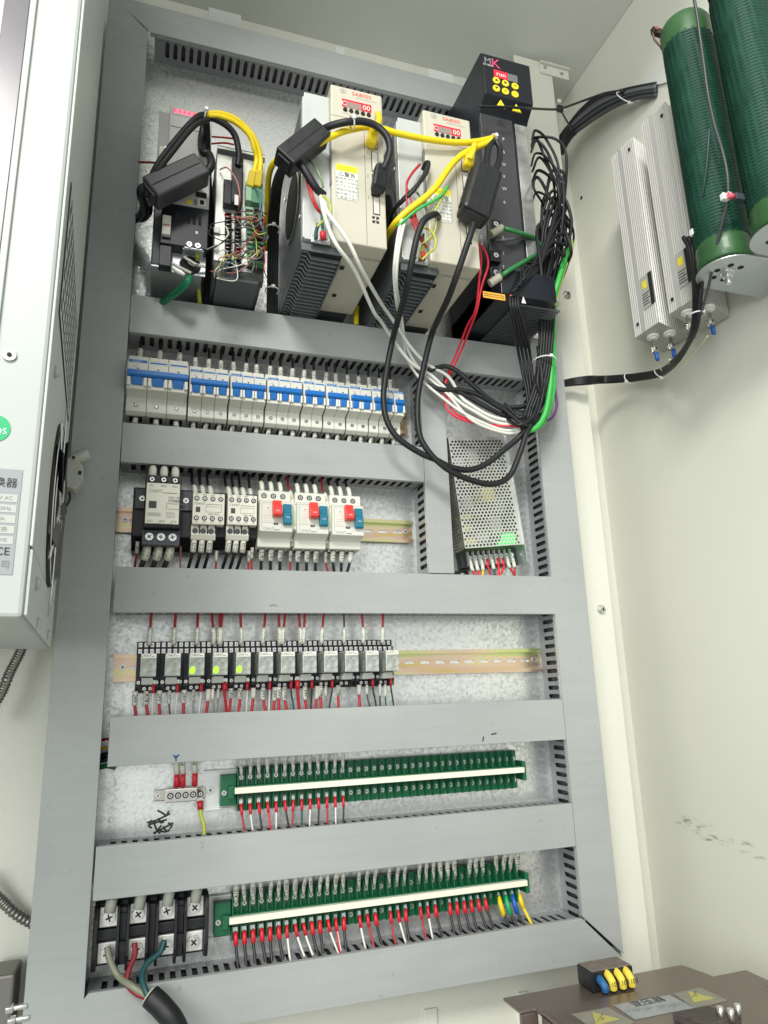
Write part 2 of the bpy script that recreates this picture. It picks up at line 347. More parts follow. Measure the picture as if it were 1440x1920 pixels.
# ---------------------------------------------------------------- the setting
def struct(name,b,m,bevel=0): 
    o=b.build(name,m,bevel=bevel); o['kind']='structure'; return o
struct('back_wall',MB().box(-.42,.90,.10,.13,-1.0,1.36),wall_m)
struct('right_wall',MB().box(.87,.90,-.78,.0995,-1.0,1.36),scuff_m)
struct('left_wall',MB().box(-.42,-.39,-.2,.0995,-1.0,1.36),wall_m)
struct('ceiling',MB().box(-.389,.869,-.78,.0995,1.345,1.375),ceil_m)
struct('floor',MB().box(-1.5,1.8,-2.5,.0995,-1.06,-1.003),mat('grey_floor',(.3,.3,.28),.6,var=.08,vscale=4))
b=MB(); b.box(-.121,.6895,.012,.03,-.999,-.394)
b.box(.395,.415,.008,.0118,-.99,-.44); b.box(.545,.56,.006,.0118,-.99,-.44)
struct('lower_panel',b,wall_m,bevel=.001)
# posts of the cabinet frame
def post(label,x0,x1,z0,z1,screws,holes=()):
    t=thing('frame_post',label,'cabinet frame',(x0,0,z0))
    b=MB(); wd=x1-x0; hh=z1-z0
    b.box(0,wd,.005,.0075,0,hh); b.box(wd-.0025,wd,.0076,.03,0,hh)
    b.build('post_plate',wall_m,t,bevel=.001)
    for px,py in screws:
        p=W(px,py,-.0045); MB().cyl((p.x-x0,.0050,p.z-z0),(0,-1,0),.0092,.0008,18).build('washer',screw_m,t); screw(t,(p.x-x0,.0042,p.z-z0),.0070,name='screw',hexed=True)
    return t
rp=post('beige steel post running down the right edge of the mounting plate',.690,.783,-.60,1.335,[(1063,553),(1128,1143)])
lp_=post('beige steel post left of the mounting plate behind the flexible conduits',-.385,-.122,-.60,1.335,[])
b=MB(); a=W(1010,116,-.004); c=W(1061,132,-.004); 
b.box(a.x-.69,c.x-.69+.004,-.005,.0045,1.926,1.929); b.box(a.x-.69,c.x-.69+.004,.001,.0045,1.902,1.925); b.build('top_bracket',wall_m,rp,bevel=.0008)
for px,py in ((1022,126),(1053,138)):
    p=W(px,py,0); screw(rp,(p.x-.69,.0008,p.z+.60),.004)
b=MB()
for px,py in ((1050,187),(1058,202)):
    p=W(px,py,0); b.cyl((p.x-.69,.006,p.z+.6),(0,-1,0),.005,.004,10)
b.build('plug_cap',white_m,rp)
# galvanised mounting plate with fixing tabs
mp_=thing('mounting_plate','mottled galvanised steel mounting plate carrying all ducts and devices','plate',(0,0,0))
MB().box(-.1215,.6895,.0,.002,-.3915,1.150).build('plate_sheet',galv_m,mp_)
for (x0,y0,x1,y1) in ((391,12,452,46),(630,85,647,98),(803,127,851,160)):
    p=W(x0,y0,-.003); q=W(x1,y1,-.003)
    MB().box(p.x,q.x,.0035,.0055,1.10,p.z).build('fixing_tab',white_m,mp_,bevel=.001)
p=W(690,590,0)
# handwriting on the plate: black marker strokes
def stroke(b,pts,wd,y=-.0006):
    P=spline([W(x,yy,0) for x,yy in pts],5)
    for i in range(len(P)-1):
        a,c=P[i],P[i+1]; d=(c-a); 
        if d.length<1e-6: continue
        n=Vector((-d.z,0,d.x)).normalized()*wd/2; e=d.normalized()*wd*.25
        vs=[a-e-n,a-e+n,c+e+n,c+e-n]; b.add([(v.x,y-.00001*i,v.z) for v in vs],[(0,1,2,3)])
b=MB()
for s in ([(276,1542),(290,1539),(306,1532),(318,1526)],[(284,1538),(279,1548),(284,1552)],[(297,1535),(301,1542),(307,1541)],[(296,1520),(304,1524),(312,1530)],[(316,1521),(313,1528)],
          [(288,1541),(294,1556),(300,1562)],[(302,1548),(296,1556),(290,1563)],[(288,1562),(304,1554),(324,1543)],[(306,1550),(312,1558),(318,1556)],[(316,1543),(322,1547),(319,1553)],[(300,1558),(310,1560)],[(280,1546),(300,1540),(312,1537)]):
    stroke(b,s,.0024)
b.build('handwriting',ink_m,mp_)
# ---------------------------------------------------------------- slotted wiring ducts
def slot_cells(b,L,f,start=.008,pitch=.0133,hw=.0034,h0=.013,h1=.0475,H=.0585):
    n=int((L-2*start)/pitch); off=(L-n*pitch)/2
    def q(pts,fs): b.add([f(u,h) for u,h in pts],fs)
    if off>0: q([(0,0),(off,0),(off,H),(0,H)],[(0,1,2,3)]); q([(L-off,0),(L,0),(L,H),(L-off,H)],[(0,1,2,3)])
    for i in range(n):
        u=off+i*pitch; c=u+pitch/2; r=u+pitch
        # left half and right half around the slot
        q([(u,0),(c,0),(c,h0),(c-hw*.6,h0+.0006),(c-hw,h0+.003),(c-hw,h1-.005),(c-hw*.55,h1-.0035),(c-hw*.35,h1-.001),(c,h1),(c,H),(u,H)],[(0,1,2,3,4),(0,4,5,10),(10,5,6,7,8,9)])
        q([(r,0),(c,0),(c,h0),(c+hw*.6,h0+.0006),(c+hw,h0+.003),(c+hw,h1-.005),(c+hw*.55,h1-.0035),(c+hw*.35,h1-.001),(c,h1),(c,H),(r,H)],[(0,1,2,3,4),(0,4,5,10),(10,5,6,7,8,9)])
def duct(label,x0,x1,z0,z1,horiz=True,lidpoly=None,chan=None,marks=None):
    t=thing('wiring_duct',label,'cable duct',(x0,0,z0),group='grey slotted wiring ducts on the plate')
    wd,hh=x1-x0,z1-z0; b=MB(); c0,c1=(chan if chan else (0,wd if horiz else hh))
    if horiz:
        zz0,zz1=.0035,hh-.0035; L=c1-c0
        b.add([(c0,-.0012,zz0),(c1,-.0012,zz0),(c1,-.0012,zz1),(c0,-.0012,zz1)],[(0,1,2,3)])
        slot_cells(b,L,lambda u,h:(c0+u,-h,zz0)); slot_cells(b,L,lambda u,h:(c0+u,-h,zz1))
    else:
        xx0,xx1=.0035,wd-.0035; L=c1-c0
        b.add([(xx0,-.0012,c0),(xx1,-.0012,c0),(xx1,-.0012,c1),(xx0,-.0012,c1)],[(0,1,2,3)])
        slot_cells(b,L,lambda u,h:(xx0,-h,c0+u)); slot_cells(b,L,lambda u,h:(xx1,-h,c0+u))
    o=b.build('slotted_channel',chan_m,t); s=o.modifiers.new('thickness','SOLIDIFY'); s.thickness=.0016; s.offset=0
    b=MB(); (b.box(c0+.012,c1-.012,-.047,-.006,.0075,hh-.0075) if horiz else b.box(.0075,wd-.0075,-.047,-.006,c0+.012,c1-.012)); f=b.build('dark_wire_fill',mat('slot_darkening_wire_fill',(.035,.036,.038),.6,var=.6,vscale=120,bump=.8,bscale=260),t)  # solid dark block for the packed wires, added to darken the slots
    b=MB(); poly=lidpoly or [(0,0),(wd,0),(wd,hh),(0,hh)]
    b.prismy(poly,-.060,-.0585)
    if horiz:
        xa=max(poly[0][0],poly[3][0]); xb=min(poly[1][0],poly[2][0])
        b.box(xa,xb,-.0584,-.051,0,.0014); b.box(xa,xb,-.0584,-.051,hh-.0014,hh)
    else:
        za=max(poly[0][1],poly[1][1]); zb=min(poly[2][1],poly[3][1])
        b.box(0,.0014,-.0584,-.051,za,zb); b.box(wd-.0014,wd,-.0584,-.051,za,zb)
    l=b.build('duct_lid',lid_m,t,bevel=.0007); l.rotation_euler=(R.uniform(-.0012,.0012) if horiz else 0,R.uniform(-.0006,.0006),0)
    return t,l
XL0,XL1,XR0,XR1=-.1175,-.0532,.6249,.6879
ZT0,ZT1,ZB0,ZB1=1.083,1.1408,-.391,-.3326
hl=ZT1-ZB0+.012; 
duct('long vertical grey duct down the left side of the plate',XL0,XL1,ZB0-.02,ZT1,False,lidpoly=[(0,-.02),(.014,-.012),(XL1-XL0,ZB1-ZB0+.012),(XL1-XL0,ZT0-ZB0+.02),(0,hl+.012)])
duct('long vertical grey duct down the right side of the plate',XR0,XR1,ZB0,.612,False,lidpoly=[(XR1-XR0,.004),(XR1-XR0,.612-ZB0),(0,.612-ZB0),(0,ZB1-ZB0)] and [(0,ZB1-ZB0+.002),(XR1-XR0,.004),(XR1-XR0,.612-ZB0),(0,.612-ZB0)])
duct('topmost horizontal duct with dark open slots underneath',XL0,.665,ZT0,ZT1,True,lidpoly=[(XL1-XL0+.004,0),(.665-XL0,0),(.665-XL0,ZT1-ZT0),(.001,ZT1-ZT0)],chan=(.075,.782))
td,_=duct('bottom horizontal duct with a mitred right corner',XL0,XR1,ZB0,ZB1,True,lidpoly=[(.020,0),(XR1-XL0-.003,0),(XR0-XL0-.002,ZB1-ZB0),(XL1-XL0+.004,ZB1-ZB0)],chan=(.066,.742))
duct('horizontal duct between the drives and the circuit breakers',XL1+.001,XR0-.001,.5269,.5889)
duct('horizontal duct between the circuit breakers and the contactors',XL1+.001,.4070,.3246,.3838)
duct('short vertical duct left of the perforated power supply',.4079,.4501,.1765,.5255,False)
d4,l4=duct('horizontal duct between the contactors and the relays',XL1+.004,.6265,.1136,.1753)
d5,l5=duct('horizontal duct under the relays with blue pen mark on its lid',-.0440,.6240,-.0813,-.0204)
d6,l6=duct('horizontal duct between the two green terminal strips',XL1+.0022,.6240,-.2343,-.1738)
def pen(parent,pts,wd,m):
    b=MB()
    for a,c in zip(pts[:-1],pts[1:]):
        A=W(*a,.0603); C=W(*c,.0603); d=C-A; n=Vector((-d.z,0,d.x)).normalized()*wd/2; L=parent.location
        b.add([(v.x-L.x,-.0603,v.z-L.z) for v in (A-n,A+n,C+n,C-n)],[(0,1,2,3)])
    b.build('pen_mark',m,parent)
pen(d5,[(325,1416),(330,1420),(336,1415)],.0022,penblue_m); pen(d5,[(330,1418),(330,1427)],.0022,penblue_m)
pen(d5,[(905,1390),(907,1381)],.002,ink_m); pen(d5,[(921,1377),(931,1375)],.002,ink_m)
pen(d4,[(506,1136),(513,1134),(519,1136)],.0016,mat('brown_stain',(.25,.2,.14),.6))
# ---------------------------------------------------------------- top-hat rails
def rail(label,x0,x1,zc,slots=None):
    t=thing('mounting_rail',label,'rail',(x0,0,zc),group='yellow passivated mounting rails')
    L=x1-x0; H=.0187; b=MB()
    # hat profile as a swept polyline (h,z)
    prof=[(-.0082,-H),(-.0082,-H+.0055),(-.0012,-H+.0055),(-.0012,-.0045)]
    pr2=[(-.0012,.0045),(-.0012,H-.0055),(-.0082,H-.0055),(-.0082,H)]
    for P in (prof,pr2):
        for (a,c) in zip(P[:-1],P[1:]): b.add([(0,a[0],a[1]),(L,a[0],a[1]),(L,c[0],c[1]),(0,c[0],c[1])],[(0,1,2,3)])
    # slotted centre band
    pitch=.0255; n=int((L-.01)/pitch); off=(L-n*pitch)/2; s=.0068; e=.0024
    def q(pts): b.add([(u,-.0012,z) for u,z in pts],[tuple(range(len(pts)))])
    q([(0,-.0045),(off,-.0045),(off,.0045),(0,.0045)]); q([(L-off,-.0045),(L,-.0045),(L,.0045),(L-off,.0045)])
    for i in range(n):
        u=off+i*pitch; c=u+pitch/2; r=u+pitch
        q([(u,-.0045),(c,-.0045),(c,-e),(c-s,-e),(c-s-.0015,0),(u,0)]); q([(u,0),(c-s-.0015,0),(c-s,e),(c,e),(c,.0045),(u,.0045)])
        q([(c,-.0045),(r,-.0045),(r,0),(c+s+.0015,0),(c+s,-e),(c,-e)]); q([(r,0),(r,.0045),(c,.0045),(c,e),(c+s,e),(c+s+.0015,0)])
    o=b.build('rail_profile',rail_m,t); m=o.modifiers.new('thickness','SOLIDIFY'); m.thickness=.001; m.offset=0
    for u in (.012,L-.012): screw(t,(u,-.0018,.0012),.0042)
    return t
Z3=.2535; Z4=W(1015,1233,.008).z-.0003
rail('yellow and pink rail behind the contactors and motor starters',-.0555,.4035,Z3)
rail('long yellow and pink rail holding the row of relays',W(212,1257,.008).x,W(1016,1233,.008).x,(Z4+W(240,1257,.008).z)/2)
Z4=(Z4+W(240,1257,.008).z)/2
rail('rail hidden behind the row of circuit breakers',-.053,.402,.4435)
# ---------------------------------------------------------------- circuit breakers
def pole_body(w0,w1,hc,sc=1.0):
    # profile in (y,z): breaker body seen from the side
    return [(-.008,-.0430*sc),(-.044,-.0430*sc),(-.050,-.0385*sc),(-.050,-.0190*sc),(-.058,-.0165*sc),(-.0715,-.0145*sc),(-.0715,.0215*sc),(-.0690,.0290*sc),(-.060,.0300*sc),(-.050,.0310*sc),(-.050,.0430*sc),(-.008,.0430*sc)]
def breaker(label,x0,x1,poles,zc,sc=1.0,group='miniature circuit breakers in one row'):
    t=thing('circuit_breaker',label,'circuit breaker',((x0+x1)/2,0,zc),group=group)
    wd=(x1-x0)-(.0018 if poles>1 else .001); pw=wd/poles; xl=-wd/2
    me=MB().prism(pole_body(0,0,0,sc),0,pw-.00035).mesh('pole_housing',mould_m)
    for i in range(poles): ob('pole_housing',me,t,(xl+i*pw,0,0),bevel=.0009)
    # blue toggle: bar plus tongues
    b=MB(); b.prism([(-.0717,.0020*sc),(-.0775,.0018*sc),(-.0800,.0040*sc),(-.0790,.0105*sc),(-.0717,.0118*sc)],xl+(.0006 if sc>1 else .0020),xl+wd-(.0006 if sc>1 else .0020))
    tw=pw*.52
    for i in range(poles):
        c=xl+(i+.5)*pw; b.prism([(-.0717,-.0092*sc),(-.0735,-.0098*sc),(-.0755,-.0040*sc),(-.0765,.0017*sc),(-.0717,.0019*sc)],c-tw/2,c+tw/2)
    b.build('toggle',blue_m,t,bevel=.0008)
    b=MB(); 
    for i in range(poles):
        for s in (-1,1):
            c=xl+(i+.5)*pw+s*(pw*.5-pw*.105); b.box(c-pw*.085,c+pw*.085,-.0760,-.0714,-.0110*sc,.0010*sc)
    b.build('toggle_guard',white_m,t,bevel=.0007)
    # printed bands and brand mark
    b=MB()
    for i in range(poles):
        c=xl+(i+.5)*pw
        if i==0 : b.frame((c,-.0706,.0252*sc),(1,0,0),(0,-1,-.3),(0,-.3,1),pw*.44,.0004,.0026*sc)
        else: b.frame((c,-.0706,.0252*sc),(1,0,0),(0,-1,-.3),(0,-.3,1),pw*.42,.0004,.0010*sc)
    b.build('blue_band',bprint_m,t)
    text(t,'CHNT',.0044*sc,(xl+.46*pw,-.0714,.0250*sc),white_m,rot=(math.pi/2+.3,0,0))
    text(t,'C63',.0026,(xl+.4*pw,-.0717,.0185*sc),grey_ink_m)
    for i in range(poles):
        c=xl+(i+.5)*pw
        well(t,(c,-.0501,.0345*sc),.0030*sc); 
        o=well(t,(c,-.0503,-.0300*sc),.0029*sc)
    b=MB()
    for i in range(poles): b.cyl((xl+(i+.5)*pw,-.0500,-.0300*sc),(0,-1,0),.0045*sc,.00025,14)
    b.build('screw_collar',white_m,t)
    b=MB()
    for i in range(poles): c=xl+(i+.5)*pw; b.box(c-.0012,c+.0012,-.0718,-.0714,.0145*sc,.0160*sc)
    b.build('indicator',dark_m,t)
    b=MB()
    for i in range(poles): c=xl+(i+.5)*pw; b.box(c-pw*.32,c+pw*.32,-.040,-.018,-.0432*sc,-.0429*sc)
    b.build('terminal_mouth',dark_m,t)
    return t,[xl+(x0+x1)/2+(i+.5)*pw for i in range(poles)]
Zb=.4445
# edges measured on the front faces (Y = 1.0)
E_=[-.0515,.0355,.0948,.1502,.2062,.2425,.2802,.3187,.3358,.3550,.3735]
spec=[(3,'large three-pole breaker at the left end, taller than the rest'),(3,'three-pole breaker right beside the large one'),(3,'three-pole breaker, middle of the three equal three-pole ones'),(3,'three-pole breaker just left of the two-pole ones'),
      (2,'two-pole breaker next to the last three-pole one'),(2,'two-pole breaker, middle of the three two-pole ones'),(2,'two-pole breaker just left of the single-pole ones'),
      (1,'single-pole breaker beside the last two-pole one'),(1,'single-pole breaker between two other single-pole ones'),(1,'single-pole breaker at the right end of the row')]
polesX=[]
for i,(n,lab) in enumerate(spec):
    big=i==0
    t,xs=breaker('white and blue '+lab,E_[i],E_[i+1],n,Zb+(.0035 if big else 0),1.07 if big else 1.0)
    polesX+=[(x,big) for x in xs]
def brk_wires():
    tx=['U11','V11','W11','U1','V1','W1','L11','L21','L31','U21','V21','W21','L1','L2','L3','L1','N','X1','X3','X5','L24']
    for i,(x,big) in enumerate(polesX):
        r=.0024 if big else .0021; j=R.uniform(-.0015,.0015)
        top=.4885+(.005 if big else 0); bot=.402-(.003 if big else 0)
        wire([(x,-.034,top),(x+j,-.032,top+.018),(x+j*1.5,-.030,top+.030),(x+j,-.030,top+.055)],r,wblack_m,
             'black wire with white sleeve into the top of the %s breaker pole from the left'%ORD[i],'wires above the circuit breakers',sleeve=.021,stext=tx[i%len(tx)])
        j=R.uniform(-.002,.002)
        wire([(x,-.036,bot+.003),(x+j,-.034,bot-.012),(x+j,-.034,bot-.03),(x+j,-.030,bot-.05)],r,wblack_m,
             'white-sleeved wire under the %s breaker pole from the left'%ORD[i],'wires below the circuit breakers',sleeve=.026,stext=tx[(i+5)%len(tx)])
brk_wires()
# ---------------------------------------------------------------- contactors
def LP(t,px,py,h):
    p=W(px,py,h); return p-Vector(t.location)
def rect_px(t,name,m,p0,p1,h,th,bevel=0,h0=None):
    a=LP(t,*p0,h); c=LP(t,*p1,h)
    return MB().box(a.x,c.x,-h,-(h-th),a.z,c.z).build(name,m,t,bevel=bevel)
contactor_white=mat('contactor_face_plastic',(.76,.75,.65),.42,var=.03,vscale=70)
def lettering_block(t,x0,x1,z0,z1,y,rows=4,m=None,seed=1,w=.0006):
    """small printed lines: short dashes in rows"""
    rr=random.Random(seed); b=MB()
    for i in range(rows):
        z=z1-(i+.5)*(z1-z0)/rows; x=x0
        while x<x1-.001:
            l=rr.uniform(.0008,.0024); l=min(l,x1-x); b.box(x,x+l,y-.00005,y,z-w/2,z+w/2); x+=l+.0007
    return b.build('printed_lines',m or grey_ink_m,t)
def big_contactor():
    c=W(314,955,.085); x0=W(250,930,.06).x; x1=W(364,960,.06).x; fx0=W(272,940,.092).x; fx1=W(338,940,.092).x
    zt=W(305,906,.092).z; zb=W(305,982,.092).z
    t=thing('contactor','large black contactor with ivory face and three big screws at its foot','contactor',((fx0+fx1)/2,0,Z3))
    X=t.location.x; z0,z1=zt-Z3,zb-Z3
    a,b_=x0-X,x1-X
    B=MB(); B.prism([(-.002,-.050),(-.030,-.050),(-.042,-.040),(-.058,-.034),(-.058,.036),(-.002,.036)],a,b_); 
    B.build('coil_base',black_m,t,bevel=.0015)
    B=MB(); f0,f1=fx0-X,fx1-X; B.box(f0-.001,f1+.001,-.088,-.0585,z1-.004,z0+.012); B.build('housing',black_m,t,bevel=.0012)
    B=MB(); B.box(f0-.002,f1+.002,-.074,-.0585,z1-.026,z1-.0045); B.build('terminal_row',mat('slate_plastic',(.06,.065,.075),.4),t,bevel=.001)
    B=MB(); B.box(f0+.001,f1-.001,-.092,-.0882,z1,z0); B.build('face_plate',contactor_white,t,bevel=.0008)
    for x in (a+.012,b_-.012):
        B=MB(); B.box(x-.010,x+.010,-.0625,-.0582,.004,.032); B.build('mounting_ear',mat('slate_plastic',(.06,.065,.075),.4),t,bevel=.001)
        screw(t,(x,-.0626,.018),.0042)
    for i in range(3):
        x=f0+(f1-f0)*(i+.5)/3
        screw(t,(x,-.0742,z1-.0150),.0056); screw(t,(x,-.083,z0+.006),.0056) if False else None
        B=MB(); B.cyl((x,-.070,z0+.0128),(0,0,1),.006,.001,12); B.build('terminal_socket',dark_m,t)
        well(t,(x,-.0885,z0+.006),.0055)
        text(t,['1/L1','3/L2','5/L3'][i],.0040,(x,-.0923,z0-.004)); text(t,['2/T1','4/T2','6/T3'][i],.0040,(x,-.0923,z1+.003))
        MB().box(x-.0012+.011,x+.0012+.011,-.093,-.087,z1-.003,z1-.0002).build('rib',black_m,t) if i<2 else None
    text(t,'CHNT',.0062,(f0+.013,-.0923,z0-.012),grey_ink_m); MB().box(f0+.022,f1-.005,-.0924,-.0921,z0-.0140,z0-.0134).build('printed_rule',ink_m,t)
    text(t,'CJX1-32/22',.0042,(f0+.040,-.0923,z0-.020),ink_m); text(t,'交流接触器',.0042,(f0+.040,-.0923,z0-.0250),ink_m)
    MB().box(f0+.005,f0+.015,-.0926,-.0921,z0-.036,z0-.026).build('test_button',mat('olive_black',(.05,.05,.04),.5),t,bevel=.0004)
    B=MB()
    for (xa,xb,za,zb_) in ((f0+.028,f0+.056,z0-.029,z0-.0285),(f0+.028,f0+.056,z0-.0365,z0-.036),(f0+.028,f0+.0285,z0-.0365,z0-.0285),(f0+.0555,f0+.056,z0-.0365,z0-.0285)): B.box(xa,xb,-.0924,-.0921,za,zb_)
    B.build('window_outline',grey_ink_m,t)
    lettering_block(t,f0+.004,f0+.022,z1+.010,z0-.042,-.0922,4,seed=3); lettering_block(t,f0+.028,f1-.006,z1+.008,z0-.040,-.0922,5,seed=4)
    return t,[X+f0+(f1-f0)*(i+.5)/3 for i in range(3)],Z3+z0,Z3+z1,X+a,X+b_
bc,bcx,bz0,bz1,ba,bb=big_contactor()
def small_contactor(label,pxa,pxb,pyt,pyb,h=.078):
    fx0=W(pxa,(pyt+pyb)/2,h).x; fx1=W(pxb,(pyt+pyb)/2,h).x; zt=W((pxa+pxb)/2,pyt,h).z; zb=W((pxa+pxb)/2,pyb,h).z
    t=thing('contactor',label,'contactor',((fx0+fx1)/2,0,Z3),group='two small ivory contactors'); X=t.location.x; f0,f1=fx0-X,fx1-X; z0,z1=zt-Z3,zb-Z3
    B=MB(); B.prism([(-.002,-.046),(-.034,-.046),(-.046,-.036),(-.060,-.032),(-.060,.034),(-.002,.034)],f0-.001,f1+.004); B.build('coil_base',black_m,t,bevel=.001)
    B=MB(); B.box(f0,f1,-h,-.0602,z1,z0); B.build('housing',contactor_white,t,bevel=.001)
    B=MB(); B.prism([(-.0602,z1-.020),(-.066,z1-.020),(-.071,z1-.0135),(-.070,z1-.0005),(-.0602,z1-.0005)],f0-.0006,f0+(f1-f0)*.76); B.build('terminal_block',contactor_white,t,bevel=.0008)
    wd=f1-f0
    for i in range(4):
        x=f0+wd*(i+.5)/4
        well(t,(x,-h-.0002,z0-.008),.0036); well(t,(x,-h-.0002,z1+.0085),.0036)
        if i<3:
            B=MB(); B.cyl((x-.0006,-.0705,z1-.0085),(0,-1,.0),.0042,.0006,10); B.build('terminal_socket',smoke_m,t)
            B=MB(); B.prism([(-.0605,z1-.013),(-.0722,z1-.012),(-.0722,z1-.0002),(-.0605,z1-.0002)],x+wd/8-.0012,x+wd/8+.0008); B.build('divider',black_m,t)
            text(t,['2/T1','4/T2','6/T3'][i],.0028,(x,-h-.0003,z1+.0030)); text(t,['1/L1','3/L2','5/L3'][i],.0028,(x,-h-.0003,z0-.0022))
        else: text(t,'A1',.0028,(x,-h-.0003,z0-.0022)); text(t,'A2',.0028,(x,-h-.0003,z1+.0030))
    text(t,'CHNT',.0052,(f0+.0095,-h-.0003,z0-.0158),grey_ink_m); MB().box(f0+.018,f1-.003,-h-.0003,-h-.0001,z0-.0165,z0-.016).build('printed_rule',ink_m,t)
    MB().box(f0+.0045,f0+.0105,-h-.0006,-h-.0001,z0-.028,z0-.0205).build('test_button',mat('olive_black',(.05,.05,.04),.5),t,bevel=.0003)
    B=MB(); 
    for (xa,xb,za,zb_) in ((f0+.018,f1-.004,z0-.0197,z0-.0193),(f0+.018,f1-.004,z0-.0275,z0-.0271),(f0+.018,f0+.0184,z0-.0275,z0-.0193),(f1-.0044,f1-.004,z0-.0275,z0-.0193)): B.box(xa,xb,-h-.0003,-h-.0001,za,zb_)
    B.build('window_outline',grey_ink_m,t)
    text(t,'CJX1-9/22',.0034,(f0+.029,-h-.0003,z0-.0305),ink_m)
    return t,[X+f0+wd*(i+.5)/4 for i in range(4)],Z3+z0,Z3+z1
c2,c2x,c2z0,c2z1=small_contactor('small ivory contactor standing right beside the large black one',361,421,925,983)
c3,c3x,c3z0,c3z1=small_contactor('small ivory contactor touching the first motor starter',427,482,928,984)
# ---------------------------------------------------------------- motor starters with red and teal buttons
def starter(label,pxa,pxb,pyt,pyl,pyb,aux,h=.082):
    """pyt top of body, pyl lower edge of the raised face, pyb bottom of terminals"""
    fx0=W(pxa,(pyt+pyl)/2,h).x; fx1=W(pxb,(pyt+pyl)/2,h).x; zt=W(pxa+20,pyt,.066).z; zl=W(pxa+20,pyl,h).z; zb=W(pxa+20,pyb,.062).z
    t=thing('motor_starter',label,'motor starter',((fx0+fx1)/2,0,Z3),group='motor starters with red and teal buttons'); X=t.location.x; f0,f1=fx0-X,fx1-X; z0,z1,z2=zt-Z3,zl-Z3,zb-Z3; zu=z0-.0185
    prof=[(-.003,z2+.012),(-.020,z2),(-.062,z2),(-.064,z1-.007),(-.070,z1-.004),(-h,z1),(-h,zu-.003),(-h+.004,zu),(-.067,zu+.001),(-.066,z0),(-.003,z0)]
    B=MB(); B.prism(prof,f0,f1); B.build('housing',mould_m,t,bevel=.0012)
    wd=f1-f0
    B=MB(); B.prism([(-.0035,z2+.012),(-.020,z2+.0005),(-.0622,z2+.0005),(-.0622,z2-.001),(-.019,z2-.001),(-.003,z2+.010)],f0+.002,f1-.002) 
    for i in range(3):
        x=f0+wd*(.17+.29*i); well(t,(x,-.0664,z0-.0085),.0042); well(t,(x,-.0632,z2+.0135),.0044)
        MB().box(x-.0045,x+.0045,-.052,-.030,z2-.0006,z2-.0001).build('terminal_mouth',dark_m,t)
    # face plate outline and buttons
    y=-h
    def btn(name,m,px,dz0,dz1,w_,out,txt):
        xc=f0+wd*px; B=MB(); B.prism([(y,dz0),(y-out*.55,dz0+.001),(y-out*.5,(dz0+dz1)/2+.004),(y-out,(dz0+dz1)/2+.002),(y-out*1.05,dz1+.0015),(y-out*.8,dz1),(y,dz1)],xc-w_/2,xc+w_/2)
        o=B.build(name,m,t,bevel=.0008); text(o,txt,.0034,(xc,y-out*1.05-.0003,(dz0+dz1)/2-.005),whiteprint_m,rot=(math.pi/2,0,0)); return o
    btn('red_button',red_m,.50,zu-.003,zu-.026,.0125,.0135,'OFF'); btn('teal_button',teal_m,.82,zu-.007,zu-.037,.0125,.0075,'ON')
    B=MB(); q=.00035; xa,xb,za,zb_=f0+.003,f0+wd*.66,z1+.004,zu-.004
    B.box(xa,xb,y-.0002,y-.00005,zb_-q,zb_); B.box(xa,xa+q,y-.0002,y-.00005,za,zb_); B.box(xb-q,xb,y-.0002,y-.00005,za,z1+.0135); B.box(xa,xb+.013,y-.0002,y-.00005,z1+.0128,z1+.0128+q)
    B.build('outline',grey_ink_m,t)
    B=MB(); B.cyl((f0+wd*.22,y,zu-.012),(0,-1,0),.0032,.0004,14); B.build('setting_dial',white_m,t); MB().box(f0+wd*.22-.0003,f0+wd*.22+.0022,y-.0006,y-.0004,zu-.0125,zu-.0115).build('dial_mark',ink_m,t)
    text(t,'CHNT',.0055,(f0+wd*.27,y-.0002,z1+.0035),grey_ink_m); MB().box(f0+wd*.43,f0+wd*.60,y-.0003,y-.0001,z1+.0022,z1+.0032).build('printed_rule',mat('teal_grey_ink',(.1,.2,.2),.5),t)
    MB().box(f0+wd*.42,f0+wd*.56,y-.0004,y-.0001,z1+.0098,z1+.0125).build('type_window',dark_m,t)
    text(t,'118',.0024,(f0+wd*.49,y-.0006,z1+.0111),whiteprint_m)
    lettering_block(t,f0+.006,f0+wd*.36,z1+.014,zu-.022,y-.0001,3,seed=int(pxa),m=mat('pale_ink',(.42,.42,.40),.6))
    if aux:
        a0,a1=f1+.0006,f1+.0136; B=MB()
        B.prism([(-.003,z2+.006),(-.052,z2+.004),(-.054,z1-.010),(-.060,z1-.008),(-.060,z1+.002),(-.074,z1+.006),(-.074,zu-.004),(-.064,zu-.001),(-.062,z0-.010),(-.003,z0-.010)],a0,a1)
        B.build('auxiliary_contact',mould_m,t,bevel=.0008)
        well(t,((a0+a1)/2,-.0602,z1-.0035),.0038); well(t,((a0+a1)/2,-.0625,z0-.0155),.0034); well(t,((a0+a1)/2,-.0545,z1-.019),.0032)
        MB().box(a0+.002,a1-.002,-.0746,-.0741,z1+.012,zu-.012).build('printed_panel',mat('faint_green_print',(.5,.6,.42),.5),t)
    return t,[X+f0+wd*(.17+.29*i) for i in range(3)],Z3+z0,Z3+z2
ms=[starter('motor starter with red and teal buttons beside the small contactors',487,549,920,996,1026,True),
    starter('motor starter with red and teal buttons, middle of the three',557,616,924,1000,1029,True),
    starter('motor starter with red and teal buttons at the right end of its rail',623,682,929,1003,1030,False)]
